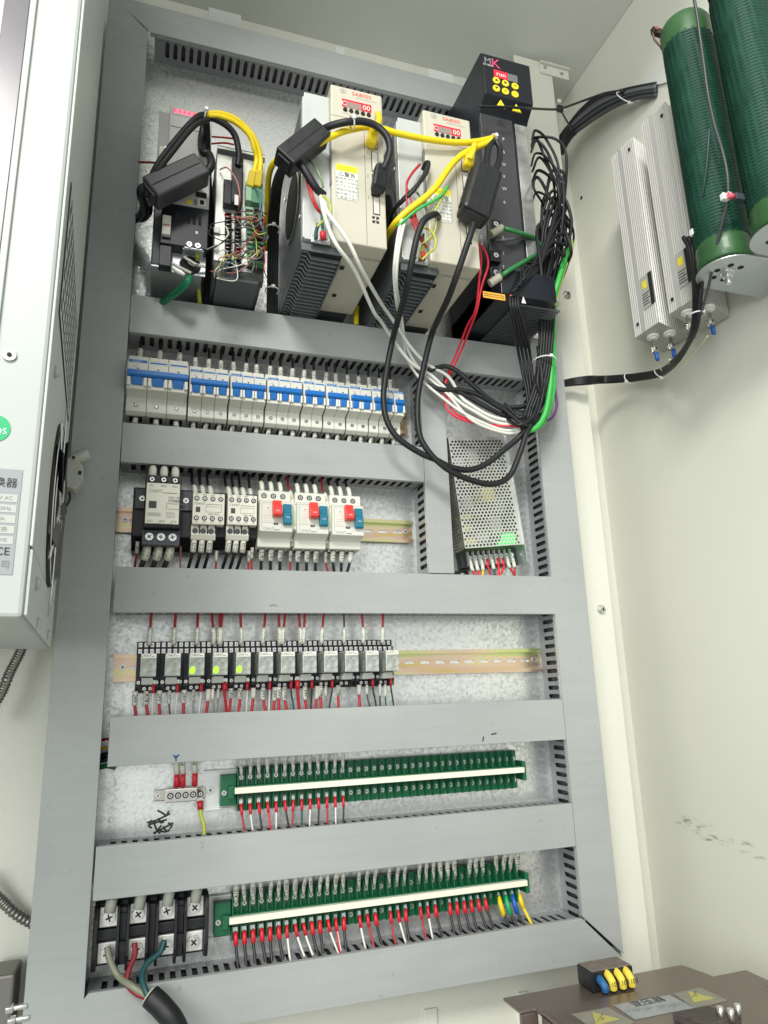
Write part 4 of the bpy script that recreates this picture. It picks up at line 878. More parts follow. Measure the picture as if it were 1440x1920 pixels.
# fine wires tangled over its connectors (each its own)
rr=random.Random(21); cols=[wbrown_m,wpink_m,wgrey_m,wteal_m,wwhite_m,wred_m,wblack_m,wyg_m,wgrey_m,wpink_m]
for i in range(38):
    y0=rr.uniform(400,500); x0=rr.choice([rr.uniform(430,450),rr.uniform(470,490)]); x1=rr.choice([rr.uniform(478,502),rr.uniform(395,425),rr.uniform(470,500)]); y1=y0+rr.uniform(-30,70); y1=min(y1,520)
    mid=((x0+x1)/2+rr.uniform(-14,18),(y0+y1)/2+rr.uniform(-22,22),H+rr.uniform(.022,.045))
    pts=[(x0,y0,H+.012),(x0+rr.uniform(-8,8),y0+rr.uniform(-6,10),H+.025),mid,(x1+rr.uniform(-6,6),(y1+mid[1])/2,H+rr.uniform(.018,.04)),(x1,y1,H+rr.uniform(.008,.02))]
    cn=['brown','pinkish','grey','dark teal','white','dark red','black','yellow-green','grey','pinkish'][i%10]
    o,_=cable('wire','thin %s wire tangled over the %s %s of the silver-fronted module'%(cn,'upper' if y0<450 else 'lower','black pins' if x0<460 else 'green connectors'),pts,.0008,cols[i%10],cat='wire',group='thin tangled wires over the controller module',n=6)
for p in [[(478,352,H+.012),(487,362,.165),(488,385,.17),(486,410,.165),(492,430,.16),(498,450,.15)],[(482,350,H+.012),(492,366,.165),(492,390,.17),(489,412,.165),(495,432,.16),(500,446,.15)]]:
    cable('wire','pale teal wire arching down the right connectors of the silver-fronted module, %s one'%('outer' if p[0][0]==478 else 'inner'),p,.0011,mat('pale_teal_wire',(.10,.22,.22),.4),cat='wire',group='pale teal wires on the controller module')
for p in [[(424,425,H+.012),(428,440,.16),(415,455,.17),(400,463,.16),(388,468,.14)],[(436,430,H+.012),(425,448,.17),(405,462,.165),(389,470,.15)]]:
    cable('wire','%s wire reaching left out of the controller module'%('white' if p[0][0]==424 else 'black'),p,.0012,wwhite_m if p[0][0]==424 else wblack_m,cat='wire',group='wires leaving the controller module to the left')
cable('wire','pinkish wire looping over the top of the controller module',[(412,318,.134),(425,314,.16),(436,326,.165),(446,345,.165),(450,375,.16),(447,392,.14)],.0011,wpink_m,cat='wire')
# ---------------------------------------------------------------- beige servo drives
def drive():
    t=thing('servo_drive','beige servo drive','servo drive',(.172,0,.600)); A=Vector(t.location); hf=.245
    def L(px,py,h): return W(px,py,h)-A
    prof=[]
    B=MB(); B.box(.0,.112,-.222,-.003,.006,.238); 
    B.build('heat_sink_body',dgrey_m,t,bevel=.002)
    MB().box(.003,.0405,-.235,-.2222,.008,.2545).build('side_sheet',sheet_m,t,bevel=.001)
    MB().box(.0004,.012,-.2352,-.2222,.010,.2460).build('edge_strip',sheet_m,t,bevel=.0008)
    MB().box(.0405,.120,-.245,-.060,.0055,.270).build('front_housing',beige_m,t,bevel=.0022)
    # recess with the motor terminals on the left side of the housing
    MB().box(.0392,.0404,-.2435,-.2352,.10,.20).build('terminal_recess',mat('shadow_grey',(.2,.2,.19),.5),t)
    y=-.2452
    def r(name,m,x0,y0,x1,y1,th=.0006,bev=0,lift=0): 
        a=L(x0,y0,hf); c=L(x1,y1,hf); return MB().box(a.x,c.x,y-th-lift,y-lift,min(a.z,c.z),max(a.z,c.z)).build(name,m,t,bevel=bev)
    zz=lambda px,py:L(px,py,hf)
    # seam lines, side channel with sockets
    def line(name,m,x0,z0,x1,z1,w_=.0004): MB().box(min(x0,x1)-w_/2,max(x0,x1)+w_/2,y-.0002,y+.0002,min(z0,z1)-w_/2,max(z0,z1)+w_/2).build(name,m,t)
    line('seam',grey_ink_m,.0415,.215,.119,.215); xs=zz(684,300).x; line('seam',ink_m,xs,.008,xs,.1995)
    xa=zz(690,245).x; 
    def sk(name,m,x0,z0,x1,z1,th,bev=.0003): return MB().box(x0,x1,y-th,y,z0,z1).build(name,m,t,bevel=bev)
    ch=mat('socket_trim',(.5,.5,.46),.4)
    zs=[(243,279),(284,322),(326,364),(368,402)]
    for i,(p0,p1) in enumerate(zs):
        z1=zz(700,p0+1).z; z0=zz(700,p1).z; x0=zz(694+i*1.5,p0).x; x1=x0+.0105
        sk('socket_frame',dark_m,x0,z0,x1,z1,.0005); sk('socket_face',mat('socket_ivory',(.58,.56,.5),.45),x0+.0011,z0+.0011,x1-.0011,z1-.0011,.0011)
        text(t,'CN%d'%(i+1),.0030,(xs+.0040,y-.0002,(z0+z1)/2+.012),grey_ink_m,rot=(math.pi/2,-math.pi/2,0))
    z=zz(705,412).z; 
    for k,(dx,dz) in enumerate(((-.003,.003),(.003,.003),(-.003,-.004),(.003,-.004))): sk('dip_block',dark_m,.1035+dx-.002,z+dz-.002,.1035+dx+.002,z+dz+.0015,.0008)
    sk('earth_stud',nickel_m,.1025,z-.002,.1045,z+.0005,.0016)
    # brand line, display, keys
    c=zz(643,170); B=MB(); B.cyl((c.x,y+.0002,c.z),(0,-1,0),.0046,.0004,20); B.build('emblem_ring',grey_ink_m,t); B=MB(); B.cyl((c.x,y,c.z),(0,-1,0),.0039,.0004,20); B.build('emblem_disc',beige_m,t)
    B=MB(); B.cyl((c.x,y-.0002,c.z),(0,-1,0),.0026,.0004,3,smooth=False); B.build('emblem_mark',grey_ink_m,t)
    c=zz(678,180); text(t,'SA8000',.0088,(c.x,y-.0004,c.z),redprint_m,sx=1.1); c=zz(682,187.5); text(t,'AC Servo Motor Driver',.0032,(c.x+.004,y-.0003,c.z),grey_ink_m)
    a=zz(641,184); c=zz(696,205); z1=a.z-.001; z0=z1-.0135; xw=c.x-a.x
    MB().box(a.x,c.x,y-.0004,y,z0,z1).build('display_window',lens_m,t,bevel=.0003)
    MB().box(a.x,c.x,y-.0006,y-.00045,z1-.0028,z1).build('display_top_glow',glowr_m,t)
    MB().box(a.x+xw*.65,c.x,y-.0006,y-.00045,z0,z1-.0029).build('lit_digit_panel',glowr_m,t); MB().box(a.x,a.x+xw*.13,y-.0006,y-.00045,z0,z1-.0029).build('lit_digit_panel',glowr_m,t)
    text(t,'00',.0120,(a.x+xw*.83,y-.0009,(z0+z1)/2-.0012),digit_m); text(t,'C',.0110,(a.x+xw*.065,y-.0009,(z0+z1)/2-.0012),digit_m)
    for k in range(5):
        B=MB(); B.cyl((a.x+.0045+k*(xw-.009)/4,y,z0-.0052),(0,-1,0),.0032,.0016,14); B.build('push_key',dark_m,t)
    lettering_block(t,a.x,c.x,z0-.0125,z0-.0105,y,1,seed=5)
    # warning label
    a=zz(630,306); c=zz(672,376); 
    xl,xr,zt_,zb_=a.x,c.x-.0005,zz(632,307).z,zz(650,375).z
    MB().box(xl,xr,y-.0003,y,zb_,zt_).build('warning_label',paper_m,t); MB().box(xl,xr,y-.0005,y-.00032,zt_-.011,zt_).build('label_header',mat('bright_yellow_print',(.90,.82,.02),.5),t)
    text(t,'△警告',.0085,((xl+xr)/2,y-.0006,zt_-.0165),ink_m); text(t,'△ △',.0070,((xl+xr)/2,y-.0007,zt_-.0055),mat('ochre_print',(.45,.38,.02),.5))
    for k in range(6): text(t,['触电危险勿拆','断电十分钟后','方可打开外壳','请按说明接线','接地端子必须','可靠接地保护'][k],.0056,((xl+xr)/2,y-.0006,zt_-.0240-k*.0063),grey_ink_m)
    # earth terminals at the foot of the side sheet
    e0=L(583,452,.236); MB().box(e0.x,e0.x+.027,-.2385,-.2353,.002,.013).build('earth_plate',steel_m,t,bevel=.0006)
    for k in (0,1): screw(t,(e0.x+.007+k*.0135,-.2388,.0078),.0048)
    lettering_block(t,.0035,.0105,.195,.238,-.2353,9,seed=8,m=mat('faint_print',(.45,.45,.44),.6))
    # heat sink underside: frame and separate fins with a kink
    MB().box(.0015,.060,-.226,-.012,-.001,.0055).build('fin_bed',dark_m,t)
    B=MB(); B.box(.0,.0022,-.229,-.005,-.006,.0055); B.box(.058,.0605,-.205,-.005,-.006,.0055); B.box(.0023,.0579,-.229,-.2265,-.006,.0055) ; B.build('fin_frame',dgrey_m,t,bevel=.0006)
    for k in range(22):
        y0=-.224+k*.0098; q=[(.0026,y0),(.010,y0+.001),(.0175,y0+.014),(.0575,y0+.0155)]
        B=MB()
        for (p0,p1) in zip(q[:-1],q[1:]):
            if p1[1]>-.007: continue
            d=Vector((p1[0]-p0[0],p1[1]-p0[1],0)); B.frame(((p0[0]+p1[0])/2,(p0[1]+p1[1])/2,-.0035),d,(-d.y,d.x,0),(0,0,1),d.length/2,.0006,.0024)
        if B.v: B.build('fin',mat('fin_grey',(.28,.31,.33),.35,metal=.5),t)
    # left flank: fan opening and brushed lower strip
    f=W(548,388,X=.172)-A
    B=MB(); B.cyl((-.0004,f.y,f.z),(-1,0,0),.055,.0012,36); B.build('fan_ring',mat('flank_ring',(.16,.165,.16),.35,metal=.5),t); B=MB(); B.cyl((-.0017,f.y,f.z),(-1,0,0),.047,.0005,36); B.build('fan_opening',dark_m,t)
    for (dy,dz) in ((-.06,.058),(.058,.058),(-.058,-.06)): B=MB(); B.cyl((-.0003,f.y+dy,f.z+dz),(-1,0,0),.0035,.0012,10); B.build('flank_screw',screw_m,t)
    # print on the underside
    a=L(665,487,hf); 
    MB().box(.066,.072,-.190,-.182,.0040,.0052).build('latch_hole',dark_m,t)
    o=text(t,'AC SERVO DRIVER',.0075,(.088,-.215,.0052),grey_ink_m,rot=(math.pi,0,0))
    B=MB(); B.box(.073,.079,-.115,-.108,.0040,.0052); B.build('latch_hole',dark_m,t)
    return t
d1=drive(); d1['label']='left of the two beige servo drives, under the black cable loop'
d2=copy_tree(d1,label='right of the two beige servo drives, with the black choke hanging over its edge',loc=(.317,0,.594))
for d in (d1,d2): d['group']='beige servo drives with red displays'
# ---------------------------------------------------------------- black frequency inverter
t=thing('frequency_inverter','tall black frequency inverter with six yellow keys, at the right of the top row','inverter',(.497,0,.600)); A=Vector(t.location); hm=.195
def L(px,py,h=hm): return W(px,py,h)-A
b=MB(); b.prism([(-.004,0),(-.165,0),(-.165,.36),(-hm,.385),(-hm,.467),(-hm+.006,.475),(-.06,.475),(-.004,.50)],0,.094); b.build('housing',navy_m,t,bevel=.002)
b=MB(); sx0=W(976,350,.168).x-A.x; sx1=W(998,350,.168).x-A.x; b.box(sx0,sx1,-.1680,-.1665,.085,.372); b.build('side_plate',mat('scratched_clear_sheet',(.40,.41,.40),.25,metal=.5,var=.55,vscale=16),t,bevel=.001)
b=MB(); b.box(.0005,.0635,-.1705,-.1655,.06,.372); b.build('terminal_cover',smoke_m,t,bevel=.0015)
b=MB(); b.box(.064,sx0-.0004,-.1665,-.1652,.05,.372); b.build('cable_channel',dark_m,t)
b=MB(); b.box(.0,.100,-hm,-.004,-.001,.045); b.build('base_housing',navy_m,t,bevel=.0015)
for k in range(26):
    MB().box(.035,.118,-.175+k*.0066,-.173+k*.0066,-.0045,-.0012).build('vent_rib',mat('vent_grey',(.12,.13,.135),.4,metal=.3),t)
c=L(914,114.5); text(t,'M',.018,(c.x,-hm-.0006,c.z),mat('silver_print',(.45,.46,.47),.35,metal=.5)); c=L(929,120.5); text(t,'K',.027,(c.x,-hm-.0006,c.z),pink_m)
c=L(914,122); text(t,'动力变频',.0045,(c.x,-hm-.0006,c.z),whiteprint_m)
a=L(925,131); c=L(970,150); z1=a.z; z0=z1-.0155; xw=c.x-a.x
MB().box(a.x,c.x,-hm-.0010,-hm-.0002,z0,z1).build('display_window',mat('display_dark_grey',(.16,.17,.17),.2),t,bevel=.0004); MB().box(a.x,a.x+xw*.58,-hm-.0013,-hm-.00105,z0,z1).build('lit_digit_panel',glowr_m,t)
text(t,'run',.0135,(a.x+xw*.29,-hm-.0016,(z0+z1)/2),digit_m)
for i,(px,py) in enumerate(((930,152),(947,157.5),(965,163),(930,167),(947,172.5),(965,178))):
    c=L(px,py); b=MB(); b.cyl((c.x,-hm-.0001,c.z),(0,-1,0),.0068,.0022,18); k=b.build('key',mat('yellow_key',(.82,.66,.03),.35),t,bevel=.0005)
    if i<5: text(k,['▲','▶','M','▼','↵'][i],.0070,(c.x,-hm-.0026,c.z),ink_m)
    else: text(k,'RUN',.0035,(c.x,-hm-.0026,c.z),redprint_m)
for px,py in ((933,205),(962,213)):
    c=L(px,py,hm-.01); y=-.186
    b=MB(); b.prismy([(c.x-.009,c.z-.007),(c.x+.009,c.z-.007),(c.x,c.z+.0085)],-.1975,-.1955); b.build('warning_triangle',sail_m,t); text(t,'!' if px<940 else 'N',.010,(c.x,-.1979,c.z-.001),ink_m)
for s,px,py in (('P',944,261),('B',944,285),('U',945,308),('V',945,331),('W',946,354),('⏚',946,379),('R',944,447),('S',944,475),('T',944,501)):
    c=L(px,py,.171); text(t,s,.0085,(c.x,-.1709,c.z),whiteprint_m)
c=L(905,470,.171); 
for i,(px,py,s) in enumerate(((908,450,'485+ 485-'),(906,500,'Y1A Y1B Y1C'))):
    c=L(px,py,.172); text(t,s,.0055,(c.x-.004,-.1709,c.z),whiteprint_m,rot=(math.pi/2,-math.pi/2,0))
a=L(905,546); c=L(947,560); MB().box(a.x,c.x,-hm-.0006,-hm-.0001,c.z-.004,a.z).build('orange_label',orange_m,t); lettering_block(t,a.x+.002,c.x-.002,c.z-.002,a.z-.002,-hm-.0007,2,seed=11,m=ink_m,w=.0016)
c=L(958,556); b=MB(); b.cyl((c.x,-hm-.0001,c.z),(0,-1,0),.003,.0006,12); b.build('seal_dot',redprint_m,t)
c=L(978,566,.19); b=MB(); b.prismy([(c.x-.004,c.z-.006),(c.x+.004,c.z-.006),(c.x,c.z+.006)],-.1965,-.1952); b.build('earth_mark',whiteprint_m,t)
for py in (430,488,520):
    c=L(925,py,.17); MB().box(c.x-.011,c.x+.008,-.182,-.1708,c.z-.010,c.z+.010).build('terminal_block',black_m,t,bevel=.001); screw(t,(c.x-.002,-.1823,c.z),.0045)
# ---------------------------------------------------------------- perforated power supply
TL=W(840,820,.05); TR=W(948,818,.05); BL=W(873,1022,.05)
ang=math.radians(-5.7); t=thing('power_supply','perforated metal power supply hanging slightly crooked behind two black cables','power supply',(TL.x,0,TL.z),(0,ang,0)); Wp=.1085; Hp=.190
MB().box(0,Wp,-.0025,-.001,-Hp-.030,0).build('base_plate',steel_m,t)
def perf(b,x0,x1,z0,z1,y,p,rh,r,fn=None):
    nx=int((x1-x0)/p); nz=int((z1-z0)/rh); mx=(x1-x0-nx*p)/2; mz=(z1-z0-nz*rh)/2
    fn=fn or (lambda u,v:(u,y,v))
    def q(P): b.add([fn(u,v) for u,v in P],[tuple(range(len(P)))])
    q([(x0,z0),(x1,z0),(x1,z0+mz),(x0,z0+mz)]); q([(x0,z1-mz),(x1,z1-mz),(x1,z1),(x0,z1)])
    for j in range(nz):
        za=z0+mz+j*rh; zb_=za+rh; zc=(za+zb_)/2; off=(p/2 if j%2 else 0); n=nx-(1 if j%2 else 0); xs=x0+mx+off
        q([(x0,za),(xs,za),(xs,zb_),(x0,zb_)]); q([(xs+n*p,za),(x1,za),(x1,zb_),(xs+n*p,zb_)])
        for i in range(n):
            a=xs+i*p; c=a+p/2; e=a+p; hx=[(c+r*math.sin(k*math.pi/4),zc+r*math.cos(k*math.pi/4)) for k in range(8)]
            q([(c,zb_),(a,zb_),(a,za),(c,za),hx[4],hx[5],hx[6],hx[7],hx[0]]); q([(c,za),(e,za),(e,zb_),(c,zb_),hx[0],hx[1],hx[2],hx[3],hx[4]])
b=MB(); perf(b,.0,Wp-.006,-Hp,-.004,-.050,.0064,.0054,.00215); b.add([(Wp-.006,-.05,-Hp),(Wp,-.05,-Hp),(Wp,-.05,0),(Wp-.006,-.05,0)],[(0,1,2,3)]); b.add([(0,-.05,-.004),(Wp-.006,-.05,-.004),(Wp-.006,-.05,0),(0,-.05,0)],[(0,1,2,3)])
cv=b.build('perforated_cover',mat('satin_steel_cover',(.62,.63,.60),.36,metal=.6,var=.06,vscale=20),t)
b=MB(); perf(b,-.047,-.004,-Hp,-.004,0,.0064,.0054,.0022,fn=lambda u,v:(0,u,v)); b.build('side_cover',mat('satin_steel_cover2',(.42,.43,.42),.4,metal=.6),t)
b=MB(); b.box(Wp-.0008,Wp+.0008,-.053,-.001,-Hp-.030,.002); b.box(0,Wp,-.0495,-.001,-.0012,.0005); b.build('chassis',steel_m,t,bevel=.0004)
MB().box(.002,Wp-.002,-.006,-.004,-Hp,-.002).build('circuit_board',mat('board_olive',(.12,.12,.07),.5),t)
b=MB(); b.box(.052,.076,-.040,-.007,-.110,-.086); b.build('transformer',yblock_m,t,bevel=.001)
for (x,z,w_,h_) in ((.010,-.140,.016,.010),(.010,-.158,.016,.008),(.010,-.182,.018,.010)): MB().box(x,x+w_,-.038,-.007,z,z+h_).build('yellow_capacitor',yblock_m,t,bevel=.001)
for (x,z,w_,h_) in ((.040,-.060,.018,.045),(.018,-.120,.018,.020),(.032,-.178,.022,.016),(.062,-.165,.02,.03),(.012,-.055,.02,.025),(.075,-.13,.02,.03),(.03,-.078,.03,.008)): MB().box(x,x+w_,-.036,-.007,z,z+h_).build('component',[mat('pale_component',(.55,.55,.48),.5),mat('grey_component',(.3,.31,.3),.4)][int(x*1000)%2],t,bevel=.002)
b=MB(); b.box(.078,.100,-.040,-.032,-.185,-.168); b.build('green_lamp',glow2_m,t); MB().box(.070,.077,-.040,-.034,-.187,-.180).build('green_lamp',glow2_m,t)
MB().box(.004,Wp-.001,-.022,-.0026,-Hp-.028,-Hp-.0005).build('terminal_base',black_m,t,bevel=.0006)
for k in range(9):
    x=.018+k*.0098; MB().box(x-.0045,x-.0035,-.030,-.0221,-Hp-.026,-Hp-.002).build('terminal_divider',mat('pale_divider',(.35,.37,.36),.4),t); screw(t,(x+.0009,-.0224,-Hp-.012),.0036)
MB().box(-.006,.018,-.012,-.001,-Hp-.045,-Hp-.030).build('mounting_lug',black_m,t,bevel=.001); screw(t,(.006,-.0122,-Hp-.038),.004)
screw(t,(.006,-.0028,.006),.0035)
Mw=Matrix.Translation(t.location)@Matrix.Rotation(ang,4,'Y')
pc=[('wwhite',1),('wwhite',1),('wyel',1),('wred',0),('wteal',1),('wbright',0),('wbright',0),('wred',1),('wred',1)]
for k,(m,s) in enumerate(pc):
    x=.018+k*.0098+.0009; p=Mw@Vector((x,-.023,-Hp-.016)); dx=[.008,.004,-.004,.004,0,-.004,-.012,.008,-.002][k]
    wire([p,p+Vector((0,-.006,-.016)),p+Vector((dx,-.008,-.036)),p+Vector((dx*1.6-.002,.0,-.075))],.0019,MW[m] if m!='wwhite' else wbright_m,
        '%s wire, %s from the left, leaving the foot of the power supply'%({'wwhite':'bright red','wyel':'yellow','wred':'dark red','wteal':'dark teal','wbright':'bright red'}[m],ORD[k]),'wires below the power supply',sleeve=.020 if s else None,lug=None if s else .014,stext=None if not s else 'L1')
# ---------------------------------------------------------------- aluminium resistors on the right wall
def Yw(p): return (p[0],p[1]-D)
def resistor(label,Ap,Bp,Cp,zb,zt,discs,labpx):
    Av,Bv,Cv=[Vector(Yw(p)) for p in (Ap,Bp,Cp)]; Dv=Av+(Cv-Bv)
    t=thing('brake_resistor',label,'resistor',(Bv.x,Bv.y,zb),group='ribbed aluminium brake resistors on the side wall'); O=Vector((Bv.x,Bv.y))
    def comb(P,Q,gr,flat,dep):
        d=(Q-P); n=Vector((d.y,-d.x)).normalized(); cen=(Av+Bv+Cv+Dv)/4
        if (cen-(P+Q)/2).dot(n)<0: n=-n
        out=[]; 
        for k in range(gr):
            a=(k+.1)/gr; 
            if any(f0<=(k+.5)/gr<=f1 for f0,f1 in flat): continue
            out+= [P+d*((k+.12)/gr), P+d*((k+.30)/gr)+n*dep, P+d*((k+.62)/gr)+n*dep, P+d*((k+.80)/gr)]
        return [P]+out
    poly=comb(Av,Bv,13,[(.34,.44)],.0026)+comb(Bv,Cv,13,[],.0032)+[Cv,Dv]
    poly=[p-O for p in poly]
    b=MB(); b.prismz([(p.x,p.y) for p in poly],0,zt-zb); b.build('ribbed_body',alu_m,t)
    # end cap seen from below
    cap=[Av,Bv,Cv,Dv]; cc=(Av+Bv+Cv+Dv)/4; b=MB(); b.prismz([tuple((p-O)*.985+(cc-O)*.015) for p in cap],-.0012,-.0001); b.build('end_plate',mat('grey_end_plate',(.45,.45,.43),.45,metal=.5),t)
    for (px,py) in discs:
        p=W(px,py,Z=zb-.001); p=Vector((p.x-O.x,p.y-O.y,0))
        b=MB(); b.cyl((p.x,p.y,-.0013),(0,0,-1),.0105,.005,18); b.cyl((p.x,p.y,-.0064),(0,0,-1),.007,.003,14); b.build('ceramic_bush',ceramic_m,t,bevel=.0008)
        b=MB(); b.box(p.x-.004,p.x+.004,p.y-.0008,p.y+.0008,-.034,-.0095); b.build('terminal_tab',nickel_m,t)
        screw(t,(p.x,p.y-.001,-.028),.0060,rot=(0,.4,0),hexed=True)
        b=MB(); b.cyl((p.x,p.y+.001,-.028),(0,1,0),.0065,.005,6); b.build('nut',nickel_m,t)
        b=MB(); b.cyl((p.x,p.y-.0025,-.036),(0.05,0,-1),.0035,.014,10); b.build('lug_sleeve',bluelug_m,t)
    # feet screws near the four corners
    ab=(Bv-Av); nrm=Vector((-ab.y,ab.x)).normalized(); nrm=nrm if nrm.x<0 else -nrm
    for f,z in ((.18,.02),(.80,zt-zb-.02)):
        p=Av+ab*f-O; b=MB(); b.cyl((p.x,p.y,z),(nrm.x,nrm.y,0),.003,.0012,8); b.build('side_screw',ink_m,t)
    # sticker on the wide face
    p0=W(labpx[0],labpx[1],X=(Av.x+Bv.x)/2); z0=p0.z-zb; u=ab.normalized()
    def quad(name,m,f0,f1,za,zb_,lift):
        P=Av+ab*f0-O+nrm*lift; Q=Av+ab*f1-O+nrm*lift; P2=P+nrm*.0003; Q2=Q+nrm*.0003
        b=MB(); b.add([(P.x,P.y,za),(Q.x,Q.y,za),(Q.x,Q.y,zb_),(P.x,P.y,zb_),(P2.x,P2.y,za),(Q2.x,Q2.y,za),(Q2.x,Q2.y,zb_),(P2.x,P2.y,zb_)],[(0,1,2,3),(4,5,6,7),(0,1,5,4),(1,2,6,5),(2,3,7,6),(3,0,4,7)]); b.build(name,m,t)
    quad('rating_label',mat('silver_label',(.42,.42,.38),.4),.50,.82,z0-.030,z0+.030,.0003); quad('label_band',ink_m,.82,.97,z0-.030,z0+.030,.0004)
    quad('label_mark',sail_m,.58,.74,z0+.006,z0+.020,.0008)
    for k in range(5): quad('label_print',ink_m,.52,.80-.05*(k%2),z0-.004-k*.005,z0-.0025-k*.005,.0008)
    return t
r1=resistor('shorter-looking ribbed aluminium resistor, the left of the pair on the side wall',(.7769,.9073),(.7801,.8497),(.865,.880),.5834,.955,((1223.6,628.5),(1255,622)),(1216,542))
r2=resistor('ribbed aluminium resistor standing half behind the green tube resistors',(.7644,.8077),(.7707,.7544),(.865,.7875),.5719,.937,((1289,583),(1327,575)),(1282,500))
# ---------------------------------------------------------------- green tube resistors
def winding(r,L,turns):
    n=110; per=5; rings=turns*per; v=[]; f=[]
    for i in range(rings+1):
        z=L*i/rings
        for k in range(n):
            th=2*math.pi*k/n; ph=2*math.pi*turns*i/rings+0.9*math.sin(22*th+.05*i); rr=r+.0013*math.sin(ph)
            v.append((rr*math.cos(th),rr*math.sin(th),z+.0005*math.sin(26*th)))
    for i in range(rings):
        for k in range(n): f.append((i*n+k,i*n+(k+1)%n,(i+1)*n+(k+1)%n,(i+1)*n+k))
    b=MB(); b.add(v,f,smooth=True); return b.mesh('resistor_winding',rdark_m)
def lathe(b,prof,n=48):
    v=[];f=[]
    for r,z in prof:
        for k in range(n): v.append((r*math.cos(2*math.pi*k/n),r*math.sin(2*math.pi*k/n),z))
    for i in range(len(prof)-1):
        for k in range(n): f.append((i*n+k,i*n+(k+1)%n,(i+1)*n+(k+1)%n,(i+1)*n+k))
    b.add(v,f,smooth=True)
WND=None
def tube_res(label,cx,cy,zb,zt):
    global WND
    t=thing('tube_resistor',label,'resistor',(cx,cy-D,zb),group='big green tube resistors'); L=zt-zb; r=.0365
    if WND is None: WND=winding(r-.0005,L-.075,66)
    ob('resistor_winding',WND,t,(0,0,.036))
    b=MB(); lathe(b,[(.012,-.0003),(r-.002,-.0002),(r,.002),(r+.0008,.012),(r,.020),(r+.0008,.026),(r-.0005,.034),(r-.0008,.038)]); b.build('lower_collar',rgreen_m,t)
    b=MB(); lathe(b,[(r-.0008,L-.041),(r-.0003,L-.036),(r+.0008,L-.030),(r+.0002,L-.018),(r+.0012,L-.008),(r-.002,L-.001),(.012,L),(.012,L-.02)]); b.build('upper_collar',rgreen_m,t)
    b=MB(); lathe(b,[(.0118,-.0002),(.0118,L-.001)]); b.build('ceramic_core',ceramic_m,t)
    return t
g1=tube_res('green tube resistor hanging in front of the aluminium resistors',.757,.68,.572,1.005)
g2=tube_res('big green tube resistor cut off by the right edge of the photo',.767,.592,.572,1.02)
def res_plate(label,cx,cy,g):
    t=thing('resistor_bracket',label,'bracket',(cx,cy-D,.566),group='zinc plates under the green tube resistors')
    n=40; pts=[(.041*math.cos(a),.041*math.sin(a)) for a in [math.pi*.5+math.pi*k/20 for k in range(21)]]
    pts+=[(.105,-.041),(.105,.041)]
    b=MB(); b.prismz(pts,-.002,.0); b.build('plate',steel_m,t,bevel=.0005)
    b=MB(); b.box(.045,.098,-.041,-.0395,-.040,-.0022); b.build('bent_flange',steel_m,t,bevel=.0006)
    for k in range(5):
        a=math.pi*(.35+.33*k); b=MB(); b.cyl((.018*math.cos(a),.018*math.sin(a),-.0021),(0,0,-1),.0042,.0004,12); b.build('vent_hole',dark_m,t)
    b=MB(); b.cyl((0,0,-.0021),(0,0,-1),.010,.0015,16); b.cyl((0,0,-.0037),(0,0,-1),.0078,.006,6); b.cyl((0,0,-.0098),(0,0,-1),.0042,.010,12); b.build('centre_bolt',screw_m,t,bevel=.0004)
    b=MB(); b.cyl((.06,-.0415,-.015),(0,-1,0),.005,.003,10); b.build('flange_bolt',screw_m,t)
    return t
res_plate('round-ended zinc plate closing the foot of the hanging green tube',.757,.68,g1); res_plate('zinc plate under the cut-off green tube at the right edge',.767,.592,g2)
# tabs of the tube resistors
t=thing('resistor_terminal','brown terminal clip with a short loop at the top of the left green tube','terminal clip',tuple(W(1236,62,X=.732))); A=Vector(t.location)
b=MB(); b.box(-.014,.004,-.004,.004,-.006,.006); b.build('clip',mat('oxidised_clip',(.05,.035,.03),.4,metal=.5),t,bevel=.001)
tube_ob('loop',[Vector((-.013,0,-.003)),Vector((-.012,0,-.016)),Vector((-.002,0,-.028)),Vector((.008,.004,-.034))],.0017,mat('brown_lead',(.12,.07,.05),.4),parent=t)
b=MB(); b.cyl((-.010,-.0045,0),(0,-1,0),.003,.003,8); b.build('red_sleeve',mat('dusky_red',(.35,.08,.08),.4),t)
t=thing('resistor_terminal','pink-tipped terminal clip near the foot of the right green tube','terminal clip',tuple(W(1390,372,X=.735))); 
b=MB(); b.box(-.012,.010,-.004,.004,-.005,.005); b.build('clip',mat('slate_clip',(.06,.07,.09),.4),t,bevel=.001); b=MB(); b.cyl((-.013,0,0),(-1,0,0),.004,.010,10); b.build('pink_sleeve',mat('pink_sleeve',(.75,.12,.18),.4),t)
# white plate added where a hole in the side wall shows bright
t=thing('bright_hole_plate','white plate standing for the bright side-wall hole where the upper cables pass through','panel',tuple(W(1200,160,X=.866))); A=Vector(t.location)
b=MB(); P=[W(x,y,X=.866)-A for x,y in ((1200,160),(1247,93),(1262,150),(1236,158))]; b.add([(0,p.y,p.z) for p in P]+[(.003,p.y,p.z) for p in P],[(0,1,2,3),(7,6,5,4),(0,4,5,1),(1,5,6,2),(2,6,7,3),(3,7,4,0)]); b.build('hole_plate',white_m,t)
